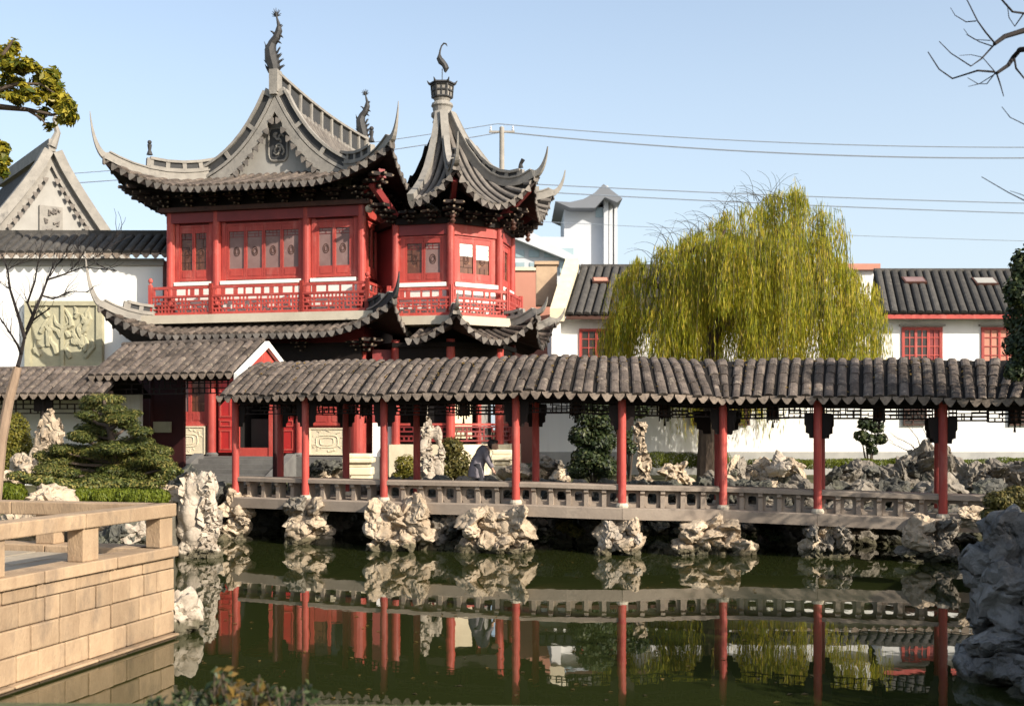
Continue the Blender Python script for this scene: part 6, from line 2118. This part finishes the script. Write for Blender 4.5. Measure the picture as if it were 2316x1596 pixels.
# dark evergreen at the right edge
Ye = 21.5
ET = thing('evergreen_tree', 'dark glossy evergreen tree cut by the right frame edge', 'tree', (11.4, 22.0, 1.15))
mb = MB(); mb.tube([V((11.4, 22, 1.0)), V((11.3, 21.8, 3)), at(2350, 640, Ye)], [.22, .18, .08], 10); mb.build('trunk', M['bark'], ET)
eb = [(2312, 600, 26, 40, 1.2), (2300, 660, 30, 36, 1.2), (2306, 720, 34, 40, 1.5), (2300, 780, 30, 34, 1.2), (2312, 830, 36, 30, 1.2), (2345, 640, 50, 80, 3), (2350, 780, 60, 80, 3), (2370, 560, 50, 60, 2), (2296, 845, 22, 18, .5), (2400, 700, 80, 120, 4)]
eb2 = [((11.7, 20.7, 4.2), (1.0, 1.0, .8), 1.2), ((11.2, 20.2, 5.2), (1.1, 1.0, .8), 1.2), ((12.4, 20.9, 5.0), (1.2, 1.2, 1.0), 1.5), ((11.6, 19.6, 6.2), (1.3, 1.2, .8), 1.3), ((12.6, 20.2, 6.6), (1.2, 1.2, .9), 1.3), ((10.9, 19.6, 4.2), (.8, .8, .6), .6), ((12.8, 21.8, 3.4), (1.0, 1.0, .8), 1.0)]  # crown lobes out of view, added to dapple the bridge posts
foliage('crown', 'leaf_dark', eb2 + [bl(x, y, Ye + rn.uniform(-.3, .5), rx, rz_, k) for x, y, rx, rz_, k in eb], 520, .11, ET, 52, .55, .35)

# unseen evergreens added right of the view to shade the rock mound
for i, (x, y, h_) in enumerate(((9.0, 8.4, 5.0), (11.8, 9.6, 6.4))):
    t = thing('evergreen_tree', ('nearer', 'taller')[i] + ' broad unseen evergreen added on the right bank to shade the rock mound', 'tree', (x, y, 1.15))
    mb = MB(); mb.tube([V((x, y, 1.0)), V((x + .1, y, 2.4)), V((x, y, h_ - .6))], [.2, .16, .06], 9); mb.build('trunk', M['bark'], t)
    bb = []
    for k in range(16):
        a = k * 2.4
        bb.append(((x + math.cos(a) * 1.2 * (1 - k / 22), y + math.sin(a) * 1.2 * (1 - k / 22), 1.9 + (h_ - 2.2) * k / 15), (1.0, 1.0, .7), 1.0))
    foliage('crown', 'leaf_dark', bb, 420, .17, t, 60 + i, .55, .35)

# ------------------------------------------------------------------ bare trees
Yb = 20.4
B_ = lambda x, y, dy=0: at(x, y, Yb + dy)
BT = thing('bare_tree', 'leafless slender tree with pale trunk at the left frame edge', 'tree', B_(-14, 1150))
mb = MB()
mb.tube([B_(-16, 1180), B_(2, 1000), B_(20, 905), B_(40, 830)], [.115, .10, .09, .075], 9)
mb.build('trunk', M['bark_pale'], BT)
mb = MB(); rn = random.Random(12)
br = [[(40, 830), (48, 800), (56, 760), (75, 723), (113, 697)], [(56, 765), (41, 712), (23, 655), (17, 610), (4, 572)], [(62, 745), (80, 700), (94, 668), (110, 625), (127, 587)], [(108, 632), (132, 625), (159, 615), (189, 604), (264, 613)],
      [(75, 715), (62, 685), (79, 636), (85, 598), (96, 560)], [(48, 800), (40, 780), (23, 753), (0, 719), (-10, 700)], [(94, 668), (120, 676), (144, 666), (166, 659), (204, 662)], [(113, 625), (128, 600), (150, 580), (152, 555)],
      [(264, 613), (235, 605), (200, 590), (182, 570)], [(17, 610), (40, 598), (60, 585)], [(23, 655), (2, 640), (-14, 610)], [(159, 615), (176, 592), (186, 578)], [(200, 590), (228, 575), (262, 548), (266, 525)]]
for i, b in enumerate(br):
    n = len(b); r0 = .72 * (.062, .05, .055, .03, .035, .04, .026, .018, .01, .012, .014, .012, .012)[i]
    pts = [B_(x, y, .25 * math.sin(i * 2 + j)) if j else B_(x, y) for j, (x, y) in enumerate(b)]
    mb.tube(pts, [r0 * (1 - .75 * j / (n - 1)) for j in range(n)], 6)
    for j in range(1, n):
        for _ in range(3):
            p = pts[j - 1].lerp(pts[j], rn.random()); d = (pts[j] - pts[j - 1]).normalized(); q = [p]
            for _k in range(4):
                d = (d + V((rn.uniform(-.5, .5), rn.uniform(-.3, .3), rn.uniform(-.15, .5)))).normalized(); q.append(q[-1] + d * rn.uniform(.06, .16))
            mb.tube(q, [.007, .006, .005, .004, .003], 4)
mb.build('branches', M['bark_black'], BT)

Yr = 10.5
B2 = thing('bare_tree', 'black leafless branches hanging in at the upper right corner', 'tree', (8.4, 10.8, 1.15))
Q = lambda x, y, dy=0: at(x, y, Yr + dy)
mb = MB()
mb.tube([V((8.4, 10.8, 1.0)), V((8.3, 10.7, 4)), V((7.8, 10.6, 6)), Q(2560, -60), Q(2500, -300)], [.26, .22, .18, .12, .08], 10)
mb.build('trunk', M['bark_black'], B2)
mb = MB()
br = [([(2640, 20), (2450, 30), (2340, 62), (2272, 83), (2249, 100)], .040), ([(2249, 97), (2228, 72), (2211, 48), (2187, 0), (2180, -30)], .009), ([(2249, 101), (2220, 133), (2196, 150), (2151, 121), (2124, 94)], .009),
      ([(2700, 170), (2480, 120), (2340, 110), (2306, 113), (2292, 130), (2280, 148), (2254, 166)], .036), ([(2250, 163), (2211, 160), (2154, 178), (2124, 157), (2099, 118)], .011), ([(2254, 166), (2262, 190), (2270, 218)], .009),
      ([(2294, 132), (2298, 155), (2316, 177), (2330, 190)], .011), ([(2252, 164), (2232, 190), (2212, 190), (2188, 176)], .006), ([(2250, 168), (2215, 190), (2190, 196)], .006), ([(2500, 60), (2340, 34), (2290, 27), (2266, 0), (2260, -20)], .014),
      ([(2500, 340), (2380, 310), (2316, 281), (2285, 266), (2266, 242)], .007), ([(2500, 520), (2380, 480), (2316, 453), (2280, 435), (2220, 400)], .008), ([(2340, 455), (2310, 440), (2285, 432)], .005), ([(2245, 105), (2215, 95), (2190, 80), (2180, 66)], .006),
      ([(2240, 92), (2205, 90), (2185, 78)], .005), ([(2207, 48), (2185, 50), (2160, 35), (2150, 18)], .006), ([(2316, 30), (2295, 60), (2282, 40), (2278, 10)], .007), ([(2248, 160), (2222, 130), (2196, 124), (2170, 126)], .005)]
for b, r0 in br:
    n = len(b)
    mb.tube([Q(x, y, .12 * math.sin(j * 1.7 + r0 * 900)) for j, (x, y) in enumerate(b)], [r0 * (1 - .55 * j / (n - 1)) for j in range(n)], 6)
mb.build('branches', M['bark_black'], B2)

# ------------------------------------------------------------------ leafy plant at the very front
FP = thing('waterside_plant', 'dark leafy plant with amber leaves at the bottom edge, left of centre', 'plant', (-1.7, 6.2, 1.15))
mb = MB(); rn = random.Random(9); P, N, P2_, N2_ = [], [], [], []
for k in range(60):
    x = rn.uniform(335, 700)
    hgt = 1552 + 22 * abs(math.sin(x * .05)) - (35 if 480 < x < 600 else 0) + rn.uniform(-14, 26)
    tip = at(x, hgt, 6.3 + rn.uniform(-.15, .15)); b = V((tip.x + rn.uniform(-.1, .1), tip.y + rn.uniform(-.05, .1), 1.13))
    mb.tube([b, b.lerp(tip, .5) + V((rn.uniform(-.02, .02), 0, 0)), tip], [.006, .005, .003], 4)
    for j in range(7):
        p = b.lerp(tip, rn.uniform(.3, 1.05)) + V((rn.uniform(-.03, .03), rn.uniform(-.03, .03), rn.uniform(-.01, .02)))
        (P2_ if 500 < x < 610 and rn.random() < .7 else P).append(tuple(p)); (N2_ if len(P2_) > len(N2_) else N).append((rn.gauss(0, 1), -.7 + rn.gauss(0, .6), .5 + rn.gauss(0, .5)))
mb.build('stem', M['bark'], FP)
put(bpy.data.objects.new('foliage', leaf_mesh('foliage', 'leaf_dark', P, N, .065, .45, 1)), FP)
o = put(bpy.data.objects.new('amber_foliage', leaf_mesh('amber_foliage', 'leaf_amber', P2_, N2_, .07, .5, 2)), FP)
o['label'] = 'amber and brown leaves'
# leaves afloat
rn = random.Random(14); P, N = [], []
for k in range(160):
    q = (rn.uniform(430, 1900), rn.uniform(1270, 1590)); Yq = EYE * F / (q[1] - 970)
    p = at(q[0], q[1], Yq); P.append((p.x, p.y, .006)); N.append((rn.gauss(0, .04), rn.gauss(0, .04), 1))
o = put(bpy.data.objects.new('floating_leaves', leaf_mesh('floating_leaves', 'leaf_amber', P, N, .075, .5, 6)))
kind(o, 'stuff')
# ------------------------------------------------------------------ person leaning over the far bench
pc = V((-.62, 26.45, 1.08 + bz(-.6)))
PE = thing('person', 'person in grey jacket with dark hair bending forward on the covered bridge', 'person', pc)
p_ = lambda x, y, z: pc + V((x, y, z))
hip, chest, neck, head = p_(-.20, 0, .90), p_(-.06, 0, 1.20), p_(.05, 0, 1.30), p_(.17, -.01, 1.345)
def lim(mb, pts, rad, n=10): mb.tube([p_(*q) for q in pts], rad, n)
body = MB()
lim(body, [(-.20, 0, .86), (-.16, 0, 1.0), (-.08, 0, 1.15), (.0, 0, 1.25), (.05, 0, 1.29)], [.125, .125, .135, .12, .06])
lim(body, [(.03, 0, 1.28), (.10, 0, 1.32)], [.055, .05])
ball(body, head, .108, (1.0, .82, 1.08), 14, 10)
ball(body, head + V((.06, 0, -.06)), .07, (1, .8, .9), 10, 8)
lim(body, [(.27, -.01, 1.335), (.292, -.01, 1.315)], [.022, .012], 6)
for sg in (-1, 1):
    lim(body, [(-.02, sg * .17, 1.21), (.05, sg * .20, .98), (.16, sg * .17, .76)], [.058, .047, .034])
    lim(body, [(-.20, sg * .085, .88), (-.12, sg * .09, .48), (-.20, sg * .09, .08)], [.09, .06, .042])
    lim(body, [(-.21, sg * .09, .04), (-.02, sg * .09, .035)], [.04, .03])
    ball(body, p_(.185, sg * .165, .715), .038, (1, .55, 1.2), 8, 6)
    ball(body, head + V((-.01, sg * .088, -.01)), .026, (1, .5, 1.3), 8, 6)
    for j in range(4):
        lim(body, [(.175 + .012 * j, sg * (.15 + .012 * j), .70), (.195 + .012 * j, sg * (.15 + .012 * j), .655 - (.006, .0, -.002, .008)[j]), (.188 + .012 * j, sg * (.15 + .012 * j), .63 + (.006, 0, .004, .014)[j])], [.0115, .0105, .0095], 6)
    lim(body, [(.18, sg * .14, .725), (.215, sg * .128, .695), (.222, sg * .128, .67)], [.0125, .012, .010], 6)
bo = remesh_obj('body', body, 'skin', .0105, .0, 3, 1, PE)
eye = MB()
for sg in (-1, 1): ball(eye, head + V((.098, sg * .036, .012)), .012)
eye.build('eyes', M['hair'], bo)
mo = MB(); mo.tube([head + V((.118, -.026, -.082)), head + V((.128, 0, -.084)), head + V((.118, .026, -.082))], .007, 5); mo.build('mouth', M['salmon'], bo)
hr = MB()
ball(hr, head + V((-.022, 0, .028)), .118, (1.0, .86, 1.0), 14, 10)
ball(hr, head + V((-.05, 0, -.02)), .095, (.9, .9, 1.0), 12, 8)
ball(hr, head + V((.06, 0, .075)), .062, (1.1, 1.2, .7), 10, 8)
remesh_obj('hair', hr, 'hair', .016, .016, 14, 2, PE)
jk = MB()
lim(jk, [(-.24, 0, .56), (-.23, 0, .72), (-.21, 0, .86), (-.16, 0, 1.0), (-.08, 0, 1.15), (.0, 0, 1.245), (.035, 0, 1.275)], [.20, .195, .175, .165, .165, .145, .085], 14)
for sg in (-1, 1):
    lim(jk, [(-.04, sg * .13, 1.22), (-.01, sg * .185, 1.16), (.05, sg * .205, .98), (.145, sg * .175, .80)], [.09, .085, .07, .055], 10)
remesh_obj('jacket', jk, 'jacket', .02, .014, 7, 3, PE)
tr = MB()
for sg in (-1, 1):
    lim(tr, [(-.21, sg * .085, .90), (-.13, sg * .09, .48), (-.20, sg * .09, .09)], [.115, .082, .068], 10)
remesh_obj('trousers', tr, 'trousers', .02, .01, 7, 4, PE)
sh = MB()
for sg in (-1, 1):
    lim(sh, [(-.25, sg * .09, .045), (-.12, sg * .09, .045), (.02, sg * .09, .035)], [.047, .052, .036], 8)
sh.build('shoes', M['shoe'], PE)
